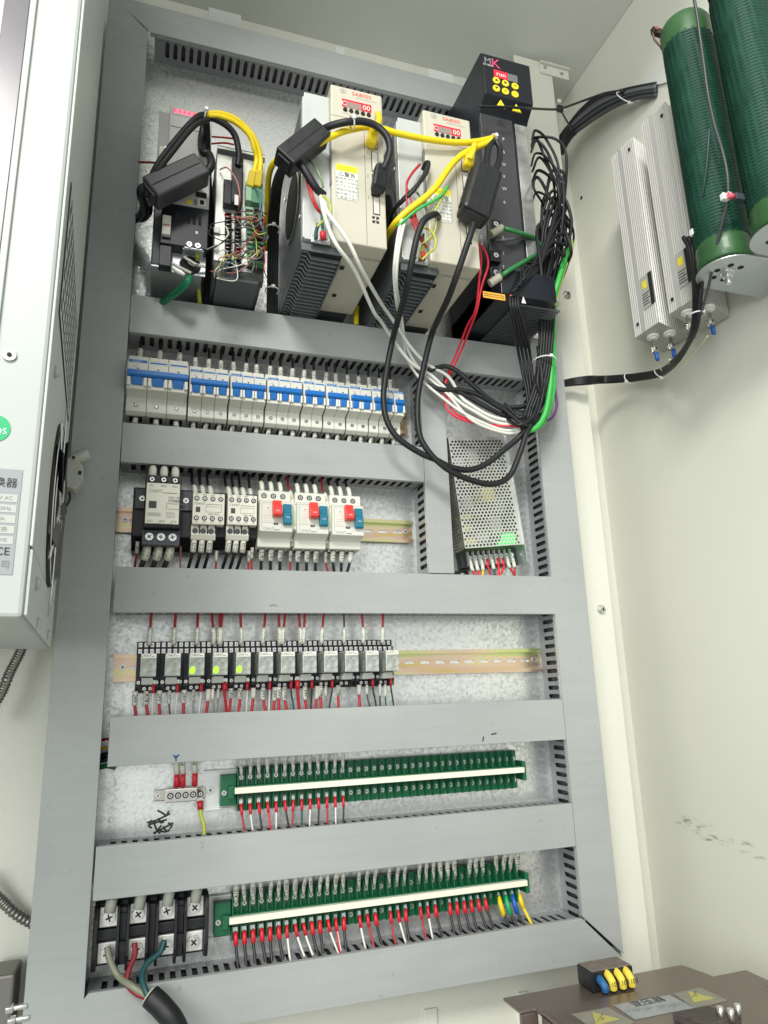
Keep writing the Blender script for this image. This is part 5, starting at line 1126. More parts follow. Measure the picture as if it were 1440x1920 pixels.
# ---------------------------------------------------------------- heat exchanger unit on the left
t=thing('heat_exchanger','tall white heat exchanger unit with rating label, perforated flank and round fan opening','heat exchanger',(-.0844,.55-D,.0585),(0,0,.068)); Mi=(Matrix.Translation(t.location)@Matrix.Rotation(.068,4,'Z')).inverted()
Lw=.345
MB().box(-.36,-.0022,0,.333,0,1.15).build('casing',hx_m,t,bevel=.003)
MB().box(-.0021,0,.002,.333,.052,1.15).build('side_panel',hxs_m,t,bevel=.0008); MB().box(-.0021,.0004,.004,.331,.002,.050).build('lower_side_panel',hxs_m,t,bevel=.0008)
def onside(px,py):   # ray onto the flank plane, local coordinates
    a=Mi@Vector((0,-D,0)); b_=Mi@W(px,py,.3); d=b_-a; s=(0.0-a.x)/d.x; return a+d*s
def onfront(px,py):
    a=Mi@Vector((0,-D,0)); b_=Mi@W(px,py,.3); d=b_-a; s=(0.0-a.y)/d.y; return a+d*s
f0=onside(116,815); f1=onside(88,1100); fc=onside(105,955); rf=min(.115,(f0.z-f1.z)/2); fz=(f0.z+f1.z)/2; fy=min(fc.y,.19)
b=MB(); b.cyl((.0003,fy,fz),(1,0,0),rf,.0006,48); b.build('fan_opening',dark_m,t)
b=MB(); 
for rr_ in (rf*.96,rf*.6):
    b.tube([(.0035,fy+rr_*math.cos(a),fz+rr_*math.sin(a)) for a in [2*math.pi*k/48 for k in range(49)]],.0008,6)
for a in (math.pi/4,3*math.pi/4): b.tube([(.004,fy-rf*1.12*math.cos(a),fz-rf*1.12*math.sin(a)),(.0045,fy,fz),(.004,fy+rf*1.12*math.cos(a),fz+rf*1.12*math.sin(a))],.0012,6)
b.tube([(.0035,fy,fz-rf*1.35),(.004,fy,fz-rf),(.004,fy,fz+rf),(.0035,fy,fz+rf*1.3)],.0012,6)
b.build('fan_guard',mat('chromed_wire',(.6,.61,.6),.25,metal=.9),t)
b=MB(); b.cyl((.0012,fy,fz),(1,0,0),rf*.28,.001,24); b.build('fan_hub',black_m,t)
for k in range(5):
    a=2*math.pi*k/5; c=Vector((.0022,fy+rf*.6*math.cos(a),fz+rf*.6*math.sin(a))); b=MB(); b.frame(c,(0,math.cos(a),math.sin(a)),(.5,-math.sin(a),math.cos(a)),(1,0,0),rf*.3,rf*.16,.0006); b.build('fan_blade',smoke_m,t)
b=MB(); pz0=onside(125,770).z; pz1=onside(135,400).z; perf(b,.03,.290,pz0,pz1,0,.020,.015,.0068,fn=lambda u,v:(.0014,u,v)); b.build('perforated_grille',hxs_m,t)
MB().box(.0002,.0008,.031,.289,pz0+.001,pz1-.001).build('grille_backing',mat('grille_shadow',(.10,.105,.10),.7),t)
for px,py in ((102,697),(66,1095),(68,1170),(88,1190)):
    p=onside(px,py); b=MB(); b.cyl((.0,max(.012,p.y),p.z),(1,0,0),.006,.004,12,r2=.004); b.build('dome_screw',hx_m,t)
p=onfront(18,667); b=MB(); b.cyl((p.x,0,p.z),(0,-1,0),.0048,.002,14); b.build('dome_screw',mat('grey_rivet',(.4,.41,.4),.4,metal=.4),t); b=MB(); b.cyl((p.x,-.002,p.z),(0,-1,0),.0018,.0006,8); b.build('screw_recess',dark_m,t)
a=onfront(43,882); c=onfront(28,1078)
MB().box(-.16,a.x,-.0006,-.0001,c.z,a.z).build('rating_label',mat('grey_label_paper',(.27,.29,.30),.5),t)
h=a.z-c.z
for k in range(5): 
    b=MB(); z=a.z-h*(.38+.135*k) if False else a.z-h*(.32+.10*k); b.box(-.158,a.x-.0015,-.0009,-.00065,z,z+h*.075); b.build('label_field',mat('label_field_paper',(.42,.43,.40),.5),t,bevel=.0002)
    text(t,['220V AC','50/60Hz','0.8A','热交换','170W/K'][k],.0040,(a.x-.012,-.0011,z+h*.037),grey_ink_m)
text(t,'热交换器',.0078,(a.x-.018,-.0011,a.z-h*.14),ink_m); text(t,'CE',.0080,(a.x-.0078,-.0011,a.z-h*.79),ink_m); text(t,'有限公司',.0062,(a.x-.0145,-.0011,a.z-h*.91),grey_ink_m)
p=onfront(-10,803); b=MB(); b.cyl((p.x,0,p.z),(0,-1,0),.0105,.0006,28); b.build('green_sticker',greenst_m,t); text(t,'QS',.0068,(p.x+.004,-.0009,p.z-.002),whiteprint_m)
p=onfront(57,0); q=onfront(9,0)
MB().box(q.x,p.x,-.0012,-.0001,p.z-.33,1.14).build('dark_window_strip',glass_m,t,bevel=.0006); MB().box(p.x+.0004,p.x+.0055,-.003,-.0001,p.z-.42,1.14).build('window_trim',hx_m,t,bevel=.0008)
# grey plug at the far edge of the fan
t=thing('switch_box','small grey limit switch with dark square hole, beside the round fan opening','switch',tuple(W(146,893,.085))); A=Vector(t.location)
def pxp(P,h): return [(lambda v:(v.x-A.x,v.z-A.z))(W(x,y,h)) for x,y in P]
b=MB(); b.prismy(pxp([(126,868),(140,858),(156,878),(157,908),(141,924),(127,918)],.085),-.016,.010); b.build('switch_body',mat('switch_grey',(.42,.43,.38),.45),t,bevel=.0012)
c=W(152,893,.085)-A; MB().box(c.x-.002,c.x+.002,-.0165,-.0155,c.z-.0025,c.z+.0025).build('square_hole',dark_m,t)
b=MB(); p0=W(136,862,.085)-A; p1=W(156,852,.085)-A; b.cyl(p0,(p1-p0)+Vector((0,0,-.002)),.0085,.022,16); b.build('roller',mat('translucent_grey',(.45,.46,.42),.3),t,bevel=.001)
b=MB(); c=W(141,862,.085)-A; b.cyl((c.x,-.018,c.z-.003),(0,-1,0),.002,.002,8); b.build('pivot',dark_m,t)
tube_ob('lead',[W(130,922,.085)-A,W(131,935,.085)-A,W(124,950,.09)-A],.0016,wblack_m,parent=t)
# ---------------------------------------------------------------- flexible conduits and bolts at the left
def conduit(label,pts):
    P=spline([W(*p) for p in pts],14); b=MB(); n=10; 
    # resample finely for ribs
    S=[P[0]]; 
    for a,c in zip(P[:-1],P[1:]):
        L_=(c-a).length; k=max(1,int(L_/.0009)); S+=[a.lerp(c,(j+1)/k) for j in range(k)]
    rad=[.0062+.0009*math.sin(i*1.9) for i in range(len(S))]
    b.tube([s-S[0] for s in S],rad,n); o=b.build('flexible_conduit',mat('dull_conduit',(.26,.25,.23),.35,metal=.8),None,loc=S[0]); tag(o,label,'conduit',group='ribbed metal conduits at the left'); return o
conduit('ribbed metal conduit hanging just under the white heat exchanger',[(52,1180,.04),(38,1222,.04),(18,1262,.045),(2,1300,.05),(-30,1350,.06)])
conduit('ribbed metal conduit curving behind the long left duct',[(-40,1650,.03),(0,1686,.02),(28,1712,.015),(58,1730,.012),(90,1745,.012)])
t=thing('bolted_bracket','dull metal bracket with two bright bolts at the bottom left corner','bracket',tuple(W(8,1880,.06))); A=Vector(t.location)
b=MB(); a=W(-30,1832,.06)-A; c=W(17,1960,.06)-A; b.box(a.x,c.x,-.004,.05,c.z,a.z); b.build('plate',mat('dull_bracket',(.2,.19,.17),.4,metal=.5),t,bevel=.003)
for px,py in ((22,1890),(26,1912)):
    p=W(px,py,.06)-A; b=MB(); b.cyl((p.x-.006,p.y,p.z),(1,0,0),.0055,.008,6); b.cyl((p.x+.002,p.y,p.z),(1,0,.0),.0032,.014,10); b.build('bolt',screw_m,t,bevel=.0004)
# ---------------------------------------------------------------- brown transformer at the bottom right
Zt=-.385
P0=W(945,1872,Z=Zt); P1=W(1275,1807,Z=Zt); P2=W(1324,1827,Z=Zt)
yb=(P0.y+P1.y)/2
t=thing('transformer','brown steel-cased transformer with warning labels at the bottom right','transformer',(P0.x,yb,Zt)); A=Vector(t.location)
f=W(975,1896,Z=Zt)-A; w_=P1.x-A.x; q0=W(1012,1891,Z=Zt+.004)-A
b=MB(); b.prismz([(0,0),(w_,0),(P2.x-A.x+.004,P2.y-A.y),(P2.x-A.x+.004,-.42),(q0.x,-.42),(q0.x,f.y),(f.x,f.y)],-.004,0); b.build('mounting_flange',brown_m,t,bevel=.0012)
b=MB(); b.box(f.x+.0005,q0.x+.004,f.y,f.y+.004,-.10,-.0045); b.build('flange_drop',brown_m,t,bevel=.001)
q=W(1012,1891,Z=Zt+.004)-A; q2=W(1316,1845,Z=Zt+.004)-A; yq=min(q.y,f.y-.002)
b=MB(); b.box(q.x,w_+.06,-.42,yq,-.30,.004); b.build('core_case',brown_m,t,bevel=.004)
def lab(name,m,P,th=.0004,z=.0042):
    V=[W(x,y,Z=Zt+z)-A for x,y in P]; b=MB(); b.prismz([(v.x,v.y) for v in V],z,z+th); return b.build(name,m,t)
lab('maker_label',mat('worn_silver_label',(.34,.36,.38),.35,metal=.3,var=.15,vscale=60),[(1150,1885),(1255,1866),(1302,1890),(1190,1912)])
lab('warning_label',mat('worn_tan_label',(.24,.23,.19),.45,var=.15,vscale=60),[(1072,1902),(1140,1889),(1190,1918),(1120,1935)])
lab('warning_label',mat('worn_tan_label',(.24,.23,.19),.45),[(1262,1864),(1312,1852),(1365,1876),(1305,1892)])
for P in ([(1110,1898),(1162,1911),(1118,1922)],[(1290,1859),(1340,1872),(1300,1880)]): lab('warning_triangle',mat('faded_yellow_print',(.45,.42,.12),.5),P,th=.0004,z=.0047)
V=W(1215,1878,Z=Zt+.005)-A; o=text(t,'变压器',.016,(V.x,V.y,.0049),ink_m,rot=(0,0,math.radians(0)))
for i in range(5): 
    V=W(1180+i*22,1893-i*3,Z=Zt+.005)-A; text(t,'380V 5kVA',.006,(V.x,V.y-.004,.0049),grey_ink_m)
for P in ((1126,1912),(1302,1868)): V=W(P[0],P[1],Z=Zt+.006)-A; text(t,'⚡',.012,(V.x,V.y,.0054),ink_m)
P=[W(x,y,Z=Zt+.0045)-A for x,y in ((1262,1914),(1325,1900),(1392,1918),(1330,1938))]
b=MB(); b.prismz([(v.x,v.y) for v in P],.0042,.013); b.build('rear_terminal_block',mat('dark_dusty',(.07,.06,.052),.8,var=.4,vscale=150,bump=.4,bscale=300),t,bevel=.001)
for x,y in ((1385,1903),(1352,1908),(1372,1912)):
    v=W(x,y,Z=Zt+.013)-A; b=MB(); b.cyl((v.x,v.y,.012),(0,0,1),.0035,.012,10); b.build('terminal_stud',screw_m,t)
# black terminal block on the flange
t=thing('terminal_block','dusty black terminal block standing on the brown transformer','terminal block',tuple(W(1115,1862,Z=Zt+.001))); A=Vector(t.location)
fr=W(1190,1848,Z=Zt+.001); th_=(fr.x-A.x); r_=(W(1190,1809).z) 
hy=(fr.y+A.y)/2+D; zt_=0
# height from the pixel of the upper front corner at the same distance
top=W(1190,1810,D-hy).z-Zt-.001; dep=(W(1071,1809,Z=Zt+.001+top).y)-A.y; dep=max(.03,min(.07,abs(dep)))
b=MB(); b.box(-.002,th_,0,dep,0,top); b.build('block_body',black_m,t,bevel=.0012)
b=MB(); b.box(-.001,th_-.001,.001,dep-.001,top+.0001,top+.0012); b.build('dusty_lid',mat('dusty_brown',(.17,.14,.12),.8,var=.3,vscale=150,bump=.4,bscale=300),t,bevel=.0005)
for i,(px,m,s) in enumerate(((1127,mat('blue_sleeve',(.02,.12,.30),.5),None),(1142,mat('yellow_sleeve',(.82,.65,.08),.5),'109'),(1160,mat('yellow_sleeve',(.82,.65,.08),.5),'108'),(1177,mat('yellow_sleeve',(.82,.65,.08),.5),'108'))):
    x=(px-1115)/(1190-1115)*th_; z0=top*.92 if i else top*.75
    tube_ob('marker_sleeve',[Vector((x,.004,z0-.002)),Vector((x-.001,-.006,z0-.005)),Vector((x,-.0095,z0*.5)),Vector((x+.001,-.0085,.004))],.0050,m,parent=t,n=10)
    if s: text(t,s,.0080,(x,-.0158,z0*.55),ink_m,rot=(math.pi/2-.2,0,0))
# ---------------------------------------------------------------- loose cables over the panel
def strap(parent,P,r,m=None,ax=None,name='cable_tie'):
    """a thin nylon band round a bundle at world point P, normal to ax"""
    c=Vector(P)-Vector(parent.location); ax=Vector(ax).normalized(); u=ax.orthogonal().normalized(); v=ax.cross(u); b=MB()
    b.tube([c+u*r*math.cos(k*math.pi/8)+v*r*math.sin(k*math.pi/8) for k in range(17)],.0011,6); n=Vector((0,-1,0)); n=(n-ax*n.dot(ax)).normalized()
    b.frame(c+n*(r+.0012),ax,n.cross(ax),n,.0022,.0026,.0016); return b.build(name,m or tie_m,parent)
# white leads from the two drives to the bundle
G='white leads sweeping from the drives to the big cable bundle'
cable('wire','white lead from the left drive, lower of its two over the duct',[(600,352,.25),(603,380,.256),(608,402,.262),(618,433,.262),(634,464,.262),(665,507,.235),(700,583,.17),(715,603,.14),(738,639,.11),(773,682,.10),(811,706,.095),(857,750,.095),(887,770,.10),(933,793,.105),(989,797,.12)],.0028,wwhite_m,cat='wire',group=G)
cable('wire','white lead from the left drive, upper of its two over the duct',[(606,360,.25),(609,385,.258),(617,402,.264),(653,453,.266),(677,503,.245),(708,558,.18),(739,604,.13),(768,648,.11),(800,682,.10),(840,706,.095),(862,741,.095),(880,757,.10),(925,782,.105),(985,793,.12)],.0028,wwhite_m,cat='wire',group=G)
cable('wire','white lead dropping from the right drive, left one',[(757,400,.25),(748,433,.25),(741,480,.24),(739,520,.22),(744,570,.18),(750,600,.12),(757,640,.09),(763,671,.085),(787,709,.09),(831,747,.095),(875,778,.10),(942,806,.105),(983,803,.12)],.0024,wwhite_m,cat='wire',group=G)
cable('wire','white lead dropping from the right drive, right one',[(764,398,.25),(753,440,.25),(745,490,.24),(744,540,.21),(752,590,.14),(760,640,.10),(775,675,.09),(800,705,.09),(840,740,.095),(885,788,.10),(948,812,.105),(986,806,.12)],.0024,wwhite_m,cat='wire',group=G)
G='bright red control wires'
cable('wire','bright red wire with the wider swing, from the drive corner down to the bundle',[(889,445,.20),(897,456,.205),(910,472,.21),(915,498,.21),(903,537,.20),(894,582,.18),(880,619,.14),(866,655,.10),(846,698,.09),(836,722,.09),(848,768,.092),(877,786,.095),(920,797,.10),(980,799,.12)],.0017,wbright_m,cat='wire',group=G)
cable('wire','bright red wire with the tighter swing, from the drive corner down to the bundle',[(889,445,.20),(895,458,.205),(902,483,.21),(899,519,.21),(892,579,.18),(876,611,.14),(857,660,.10),(838,706,.09),(832,745,.09),(846,776,.092),(887,793,.095),(933,797,.10),(980,801,.12)],.0017,wbright_m,cat='wire',group=G)
G='thin red wires at the left flank of the beige drives'
for dx,dy,lab in ((0,0,'left'),(197,62,'right')):
    for k in range(2):
        cable('wire','thin red wire, %s of two, looping into the %s beige drive'%(('outer','inner')[k],lab),[(574+dx+k*5,325+dy,.247),(576+dx+k*5,345+dy,.255),(583+dx+k*5,370+dy,.258),(593+dx+k*3,390+dy,.255),(603+dx,402+dy,.248)],.0015,wred_m,cat='wire',group=G)
    cable('wire','green and yellow wire loop at the earth screws of the %s beige drive'%lab,[(598+dx,365+dy,.25),(612+dx,372+dy,.262),(625+dx-5,388+dy,.265),(622+dx-5,404+dy,.262),(606+dx,414+dy,.255),(594+dx,425+dy,.25)],.0015,wyg_m,cat='wire')
    o,_=cable('wire','short green earth wire with %s lug standing on the %s beige drive'%('green','left') if dx==0 else 'short yellow earth wire standing on the right beige drive',[(594+dx-2,447+dy*.62,.242),(595+dx-2,434+dy*.62,.246),(597+dx,420+dy*.62,.25)],.0026,wteal_m if dx==0 else wyg_m,cat='wire')
    o,_=cable('wire','dark green earth wire with red lug on the %s beige drive'%lab,[(606+dx-10*(dx>0),449+dy*.62,.242),(605+dx-10*(dx>0),430+dy*.62,.246),(603+dx-6*(dx>0),400+dy*.62,.25)],.0020,mat('bottle_green_wire',(.02,.13,.06),.4),cat='wire')
    P=W(606+dx-10*(dx>0),449+dy*.62,.242)-Vector(o.location); Q=W(605+dx-10*(dx>0),434+dy*.62,.246)-Vector(o.location); b=MB(); b.cyl(P,Q-P,.0042,(Q-P).length,10); b.build('lug_sleeve',redlug_m,o)
    cable('wire','pale green wire bending into the left recess of the %s beige drive'%lab,[(578+dx,298+dy*.9,.245),(590+dx,312+dy*.9,.25),(602+dx,335+dy*.9,.25),(606+dx,352+dy*.9,.246)],.0018,mat('pale_green_wire',(.2,.28,.14),.4),cat='wire')
# thick black loops
o1,P=cable('cable','thick black cable hanging from the right drive in the wide left loop',[(822,408,.25),(815,402,.268),(796,412,.27),(785,435,.268),(778,461,.265),(769,507,.25),(759,553,.22),(746,600,.16),(735,642,.12),(723,706,.11),(719,750,.11),(726,790,.11),(747,822,.11),(787,849,.11),(817,862,.11),(846,876,.108),(881,881,.106),(913,869,.106),(942,846,.11),(971,822,.115),(990,800,.125)],.0047,gloss_m,group='thick black looped cables',n=14)
o2,P=cable('cable','thick black cable leaving the choke and hanging in the lower inner loop',[(888,418,.275),(882,440,.275),(872,470,.27),(855,520,.25),(840,560,.22),(820,602,.17),(808,632,.13),(793,694,.115),(783,750,.113),(785,808,.113),(799,840,.114),(825,869,.115),(857,890,.115),(904,906,.115),(933,906,.115),(957,890,.115),(974,852,.118),(986,815,.122),(995,795,.13)],.0047,gloss_m,group='thick black looped cables',n=14)
for k,(off,lab) in enumerate(((0,'outermost'),(5,'middle'),(9,'innermost'))):
    cable('cable','black lead folding back at the right drive flank, %s of three'%lab,[(792+off,318,.248),(799+off*.5,305,.258),(804-off*.3,308+off*.4,.262),(797-off*.2,328,.262),(778-off*.2,352+off*.5,.26),(757-off*.2,372+off*.5,.25),(735,400,.22),(728,440,.15)],.0030,gloss_m,group='black leads folding back at the right drive')
cable('wire','thin red wire crossing the white sheet of the right drive',[(786,308,.248),(772,325,.258),(762,345,.258),(768,365,.256),(778,400,.255),(786,432,.25)],.0014,wred_m,cat='wire')
cable('wire','second thin red wire crossing the white sheet of the right drive',[(789,308,.248),(776,322,.258),(764,342,.258),(762,372,.256),(772,415,.255),(784,436,.25)],.0014,wred_m,cat='wire')
cable('wire','green wire reaching up across the warning label of the right drive',[(745,425,.25),(780,395,.262),(810,378,.265),(828,366,.265),(840,349,.262)],.0021,wgreen_m,cat='wire')
cable('wire','thin yellow-green wire beside the green one on the right drive label',[(838,352,.262),(824,380,.263),(812,402,.262)],.0014,wyg_m,cat='wire')
cable('wire','bare yellow loop hanging below the black cable end on the right drive',[(817,408,.262),(818,420,.262),(814,436,.262),(803,448,.26),(790,458,.255)],.0012,wyg_m,cat='wire')
# yellow network cables
def plug(parent,P0,P1,w_,m,name='plug_boot'):
    c=(W(*P0)+W(*P1))/2-Vector(parent.location); d=W(*P1)-W(*P0); b=MB(); b.frame(c,d,d.cross(Vector((0,1,0))),Vector((0,1,0)),d.length/2,w_,w_*.8); return b.build(name,m,parent,bevel=w_*.35)
o,_=cable('network_cable','yellow cable running under the black loop and across to the inverter',[(560,283,.262),(585,276,.265),(610,262,.268),(640,248,.27),(668,241,.268),(690,238,.266),(715,241,.262),(745,250,.262),(800,261,.26),(850,267,.258),(890,266,.255),(925,259,.25)],.0046,wyel_m,group='yellow network cables',n=12)
strap(o,W(926,260,.25),.0065,ax=W(930,258,.25)-W(900,265,.255))
o,_=cable('network_cable','yellow cable curving from the inverter down across the right drive',[(927,262,.25),(905,272,.256),(875,285,.262),(853,302,.264),(835,325,.266),(818,350,.266),(795,372,.262),(765,395,.255),(740,420,.24),(722,452,.18),(716,475,.12)],.0048,wyel_m,group='yellow network cables',n=12)
o,_=cable('network_cable','short yellow cable plugged into the left beige drive',[(702,252,.27),(707,236,.275),(711,224,.268),(708,214,.25)],.0048,wyel_m,group='yellow network cables',n=12); plug(o,(694,272,.256),(703,240,.27),.0075,wyel_m)
plug(o,(697,276,.25),(700,264,.256),.0062,mat('yellow_boot',(.62,.47,.02),.4),'plug_body')
o,_=cable('network_cable','short yellow cable plugged into the right beige drive',[(880,300,.266),(886,284,.268),(890,272,.262)],.0048,wyel_m,group='yellow network cables',n=12); plug(o,(876,315,.256),(881,292,.266),.0075,wyel_m)
# upper black loop on the left drive with its plug
o,_=cable('cable','black cable arching over the red display of the left drive to its plug',[(600,246,.262),(620,236,.275),(650,229,.285),(680,228,.285),(705,236,.285),(724,254,.285),(731,278,.283),(727,300,.28),(718,318,.276)],.0050,gloss_m,n=14)
strap(o,W(660,229,.285),.0085,ax=W(680,228,.285)-W(650,229,.285))
plug(o,(709,358,.258),(716,312,.275),.0105,black_m,'plug_hood'); plug(o,(706,365,.250),(710,345,.262),.0085,black_m,'plug_body')
# clip-on chokes
def choke(label,Pa,Pb,wd,th,h=None,chamf=.004,m=black_m):
    A_=W(*Pa); B_=W(*Pb); d=B_-A_; n=Vector((0,-1,0)); n=(n-d.normalized()*n.dot(d.normalized())).normalized(); s=n.cross(d).normalized(); c=(A_+B_)/2
    t=thing('ferrite_choke',label,'ferrite choke',tuple(c),group='clip-on ferrite chokes'); L_=d.length/2
    b=MB(); b.frame((0,0,0),d,s,n,L_,wd/2,th/2); b.build('choke_shell',m,t,bevel=chamf)
    b=MB(); b.frame(s*(wd*.5+.0002),d,s,n,L_*.75,.0012,th*.18); b.frame(n*(th*.5+.0001),d,s,n,L_*.9,.0006,.0005); b.build('shell_seam',dark_m,t)
    for q in (-1,1): MB().frame(d.normalized()*q*L_*1.02,d,s,n,.0018,wd*.34,th*.34).build('shell_collar',m,t,bevel=.001)
    return t
c1=choke('black ferrite choke leaning over the left beige drive',(531,306,.262),(601,250,.262),.031,.032,chamf=.002)
c2=choke('large black ferrite choke hanging at the inverter, right of the beige drives',(886,410,.268),(911,322,.268),.045,.034,chamf=.006)
c3=choke('charcoal ferrite choke lying across the front of the far left amplifier',(281,364,.165),(378,318,.165),.036,.034,chamf=.003,m=mat('charcoal_choke',(.052,.056,.06),.45))
text(c3,'FERRITE',.0001,(0,0,0)) if False else None
cable('cable','black cable entering the hanging choke from above, left one',[(925,262,.25),(917,275,.255),(913,298,.262),(912,325,.268)],.0052,gloss_m,group='cables entering the hanging choke')
cable('cable','black cable entering the hanging choke from above, right one',[(928,262,.25),(937,280,.252),(935,305,.258),(922,328,.266)],.0050,gloss_m,group='cables entering the hanging choke')
cable('cable','black cable leaving the leaning choke towards the drive flank',[(558,300,.262),(575,325,.262),(592,352,.258),(607,366,.25)],.0056,gloss_m,group=None,n=12)
for k in range(4):
    cable('cable','black cable running down between the silver module and the left drive, %s from the left'%ORD[k],[(548+k*4,292+k*3,.258),(528+k*3,312,.25),(514+k*4,345,.22),(507+k*4.5,400,.15),(505+k*4.5,470,.10),(504+k*4.5,540,.075),(503+k*4.5,600,.045),(503+k*4.5,650,.03)],.0032,gloss_m,group='black cables running down left of the beige drive')
o,_=cable('network_cable','yellow cable bending down beside the black run left of the beige drive',[(560,283,.262),(535,292,.255),(515,304,.24),(505,325,.21),(502,360,.17),(501,420,.12),(500,470,.09)],.0044,wyel_m,group='yellow network cables',n=12)
strap(o,W(532,292,.255),.0075,ax=W(535,292,.255)-W(515,304,.24))
t=thing('cable_tie','white nylon tie round the black run, upper one','cable tie',tuple(W(511,430,.125)),group='white ties on the black run'); strap(t,W(511,430,.128),.0105,ax=(0,.1,1),name='band')
t=thing('cable_tie','white nylon tie round the black run, lower one','cable tie',tuple(W(510,545,.075)),group='white ties on the black run'); strap(t,W(510,545,.078),.0105,ax=(0,.1,1),name='band')
for k in range(3):
    cable('cable','black cable falling beside the right flank of the far left amplifier, %s one'%ORD[k],[(378+k*4,215+k*3,.172),(384+k*3,235,.16),(388+k*2,300,.12),(390+k*3,400,.08),(388+k*4,500,.06),(384+k*4,570,.04),(384+k*4,640,.03)],.0030,gloss_m,group='black cables beside the far left amplifier')
for k in range(2):
    cable('cable','black cable slanting from the amplifier top down to the left duct, %s one'%('upper','lower')[k],[(388+k*3,214+k*10,.175),(372,218+k*12,.182),(352,236+k*12,.184),(325,268+k*14,.184),(298,304+k*12,.18),(281,338+k*4,.172),(274,368,.165)],.0042,gloss_m,group='black cables slanting to the left duct',n=12)
cable('cable','black cable curling from the charcoal choke towards the left duct',[(283,362,.165),(270,352,.165),(264,362,.16),(270,385,.12),(266,400,.08),(256,410,.045),(240,416,.03)],.0062,gloss_m,n=12)
cable('cable','black cable end curling at the edge of the left duct',[(279,380,.12),(278,398,.09),(266,410,.05),(250,404,.035),(238,396,.03)],.0058,gloss_m,n=12)
cable('cable','black cable curling round the right end of the charcoal choke',[(376,320,.165),(388,322,.17),(396,308,.172),(392,290,.165),(380,284,.16),(378,262,.14),(383,235,.14)],.0060,gloss_m,n=12)
cable('cable','black cable arching from the tie into the hood of the silver module',[(386,218,.175),(405,224,.172),(428,238,.168),(442,258,.162),(448,290,.155),(446,312,.15)],.0048,gloss_m,n=12)
for k in range(2):
    o,_=cable('network_cable','yellow cable arching over to the silver module, %s one'%('outer','inner')[k],[(386,214+k*4,.176),(410,212+k*6,.176),(440,222+k*7,.172),(466,244+k*8,.165),(482-k*6,270+k*6,.158),(489-k*8,300,.15),(486-k*12,330,.148)],.0038,wyel_m,group='yellow network cables',n=12)
    plug(o,(482-k*14,352,.142),(486-k*12,322,.15),.0058,mat('yellow_boot',(.62,.47,.02),.4))
strap(o,W(386,215,.176),.0105,ax=(1,0,-.2))
cable('wire','dark red wire crossing from the left duct to the amplifier',[(240,303,.05),(262,304,.06),(292,305,.07)],.0017,wred_m,cat='wire')
cable('wire','dark red wire crossing from the amplifier to the silver module, upper one',[(392,256,.06),(420,258,.09),(440,260,.10)],.0015,wred_m,cat='wire',group='dark red wires between the two left modules'); cable('wire','dark red wire crossing from the amplifier to the silver module, lower one',[(392,270,.06),(420,268,.09),(438,271,.10)],.0015,wred_m,cat='wire',group='dark red wires between the two left modules')
cable('earth_cable','green earth cable slanting away under the far left amplifier',[(356,520,.12),(350,530,.12),(335,545,.10),(312,562,.07),(300,570,.05)],.0052,mat('deep_green_sheath',(.01,.22,.10),.4),n=12)
cable('wire','yellow-brown wires running down right of the far left amplifier',[(370,478,.12),(370,500,.10),(372,530,.07),(374,570,.05),(375,610,.03)],.0034,wyg_m,cat='wire')
cable('wire','thin grey wire crossing the drive foot',[(372,495,.125),(362,498,.13),(352,492,.13)],.0012,wgrey_m,cat='wire')
for dx in (0,):
    cable('cable','yellow cable end seen between the two beige drives',[(668,610,.05),(668,590,.05),(669,575,.05)],.0045,wyel_m)
# ---- the big bundle at the right
G='black control cables tangled right of the inverter'
rb=random.Random(4)
starts=[(1003,256,.15),(1002,268,.15),(1001,280,.14),(1003,312,.13),(1003,335,.13),(1001,350,.12),(1004,430,.12),(998,470,.15),(1001,300,.13),(1003,372,.13),(1002,262,.16),(1000,345,.14)]
outs=[(1052,325),(1038,345),(1062,392),(1050,372),(1066,415),(1018,400),(1010,515),(1016,530),(1060,350),(1070,430),(1058,300),(1068,460)]
knots=[]
for i,(s,q) in enumerate(zip(starts,outs)):
    k=i-5.5; x=1024+k*2.3; dpt=.13+.012*math.sin(i*2.1); j=lambda a:rb.uniform(-a,a)
    mid1=((s[0]+q[0])/2+j(9),min(s[1],q[1])+abs(q[1]-s[1])*.25-8+j(6),.17+j(.02))
    pts=[(s[0]-5,s[1]+8+j(4),s[2]-.04),(s[0]+5+j(4),s[1]-10+j(7),.16+j(.02)),(mid1[0]+j(6),mid1[1]+j(8),mid1[2]),(q[0]+j(6),q[1],.165+j(.03)),(q[0]*.7+x*.3+j(9),q[1]*.5+279+j(14),.15+j(.025)),(x+j(2),566,dpt),(x-2+j(4),620,dpt+j(.006)),(x-4+j(5),680,dpt+j(.005)),(x-10+j(8),735,dpt-.005+j(.01)),(x-25+j(4),778,dpt-.008),(985+j(6),800+j(6),.12)]
    cable('cable','black control cable, %s in the tangle right of the inverter'%ORD[i],pts,rb.choice([.0018,.0021,.0024,.0028]),gloss_m,group=G,n=8)
for i in range(7):
    j=lambda a:rb.uniform(-a,a); ty=330+i*22
    pts=[(960+i*4,548-i*4,.21),(985+j(6),525-i*4,.20),(1012+j(6),490+j(8),.185),(1038+j(5),(ty+470)/2,.18),(1056+j(6),ty+18,.17),(1052+j(5),ty-6,.165),(1036+j(5),ty-10+j(6),.16),(1020+j(6),ty+30,.15),(1014+j(5),ty+75+j(10),.15),(1022+j(5),545,.14),(1022+j(5),600,.13)]
    cable('cable','black cable looping back over itself right of the inverter, %s one'%ORD[i],pts,rb.choice([.0026,.003]),gloss_m,group='black cables looping back over themselves',n=8)
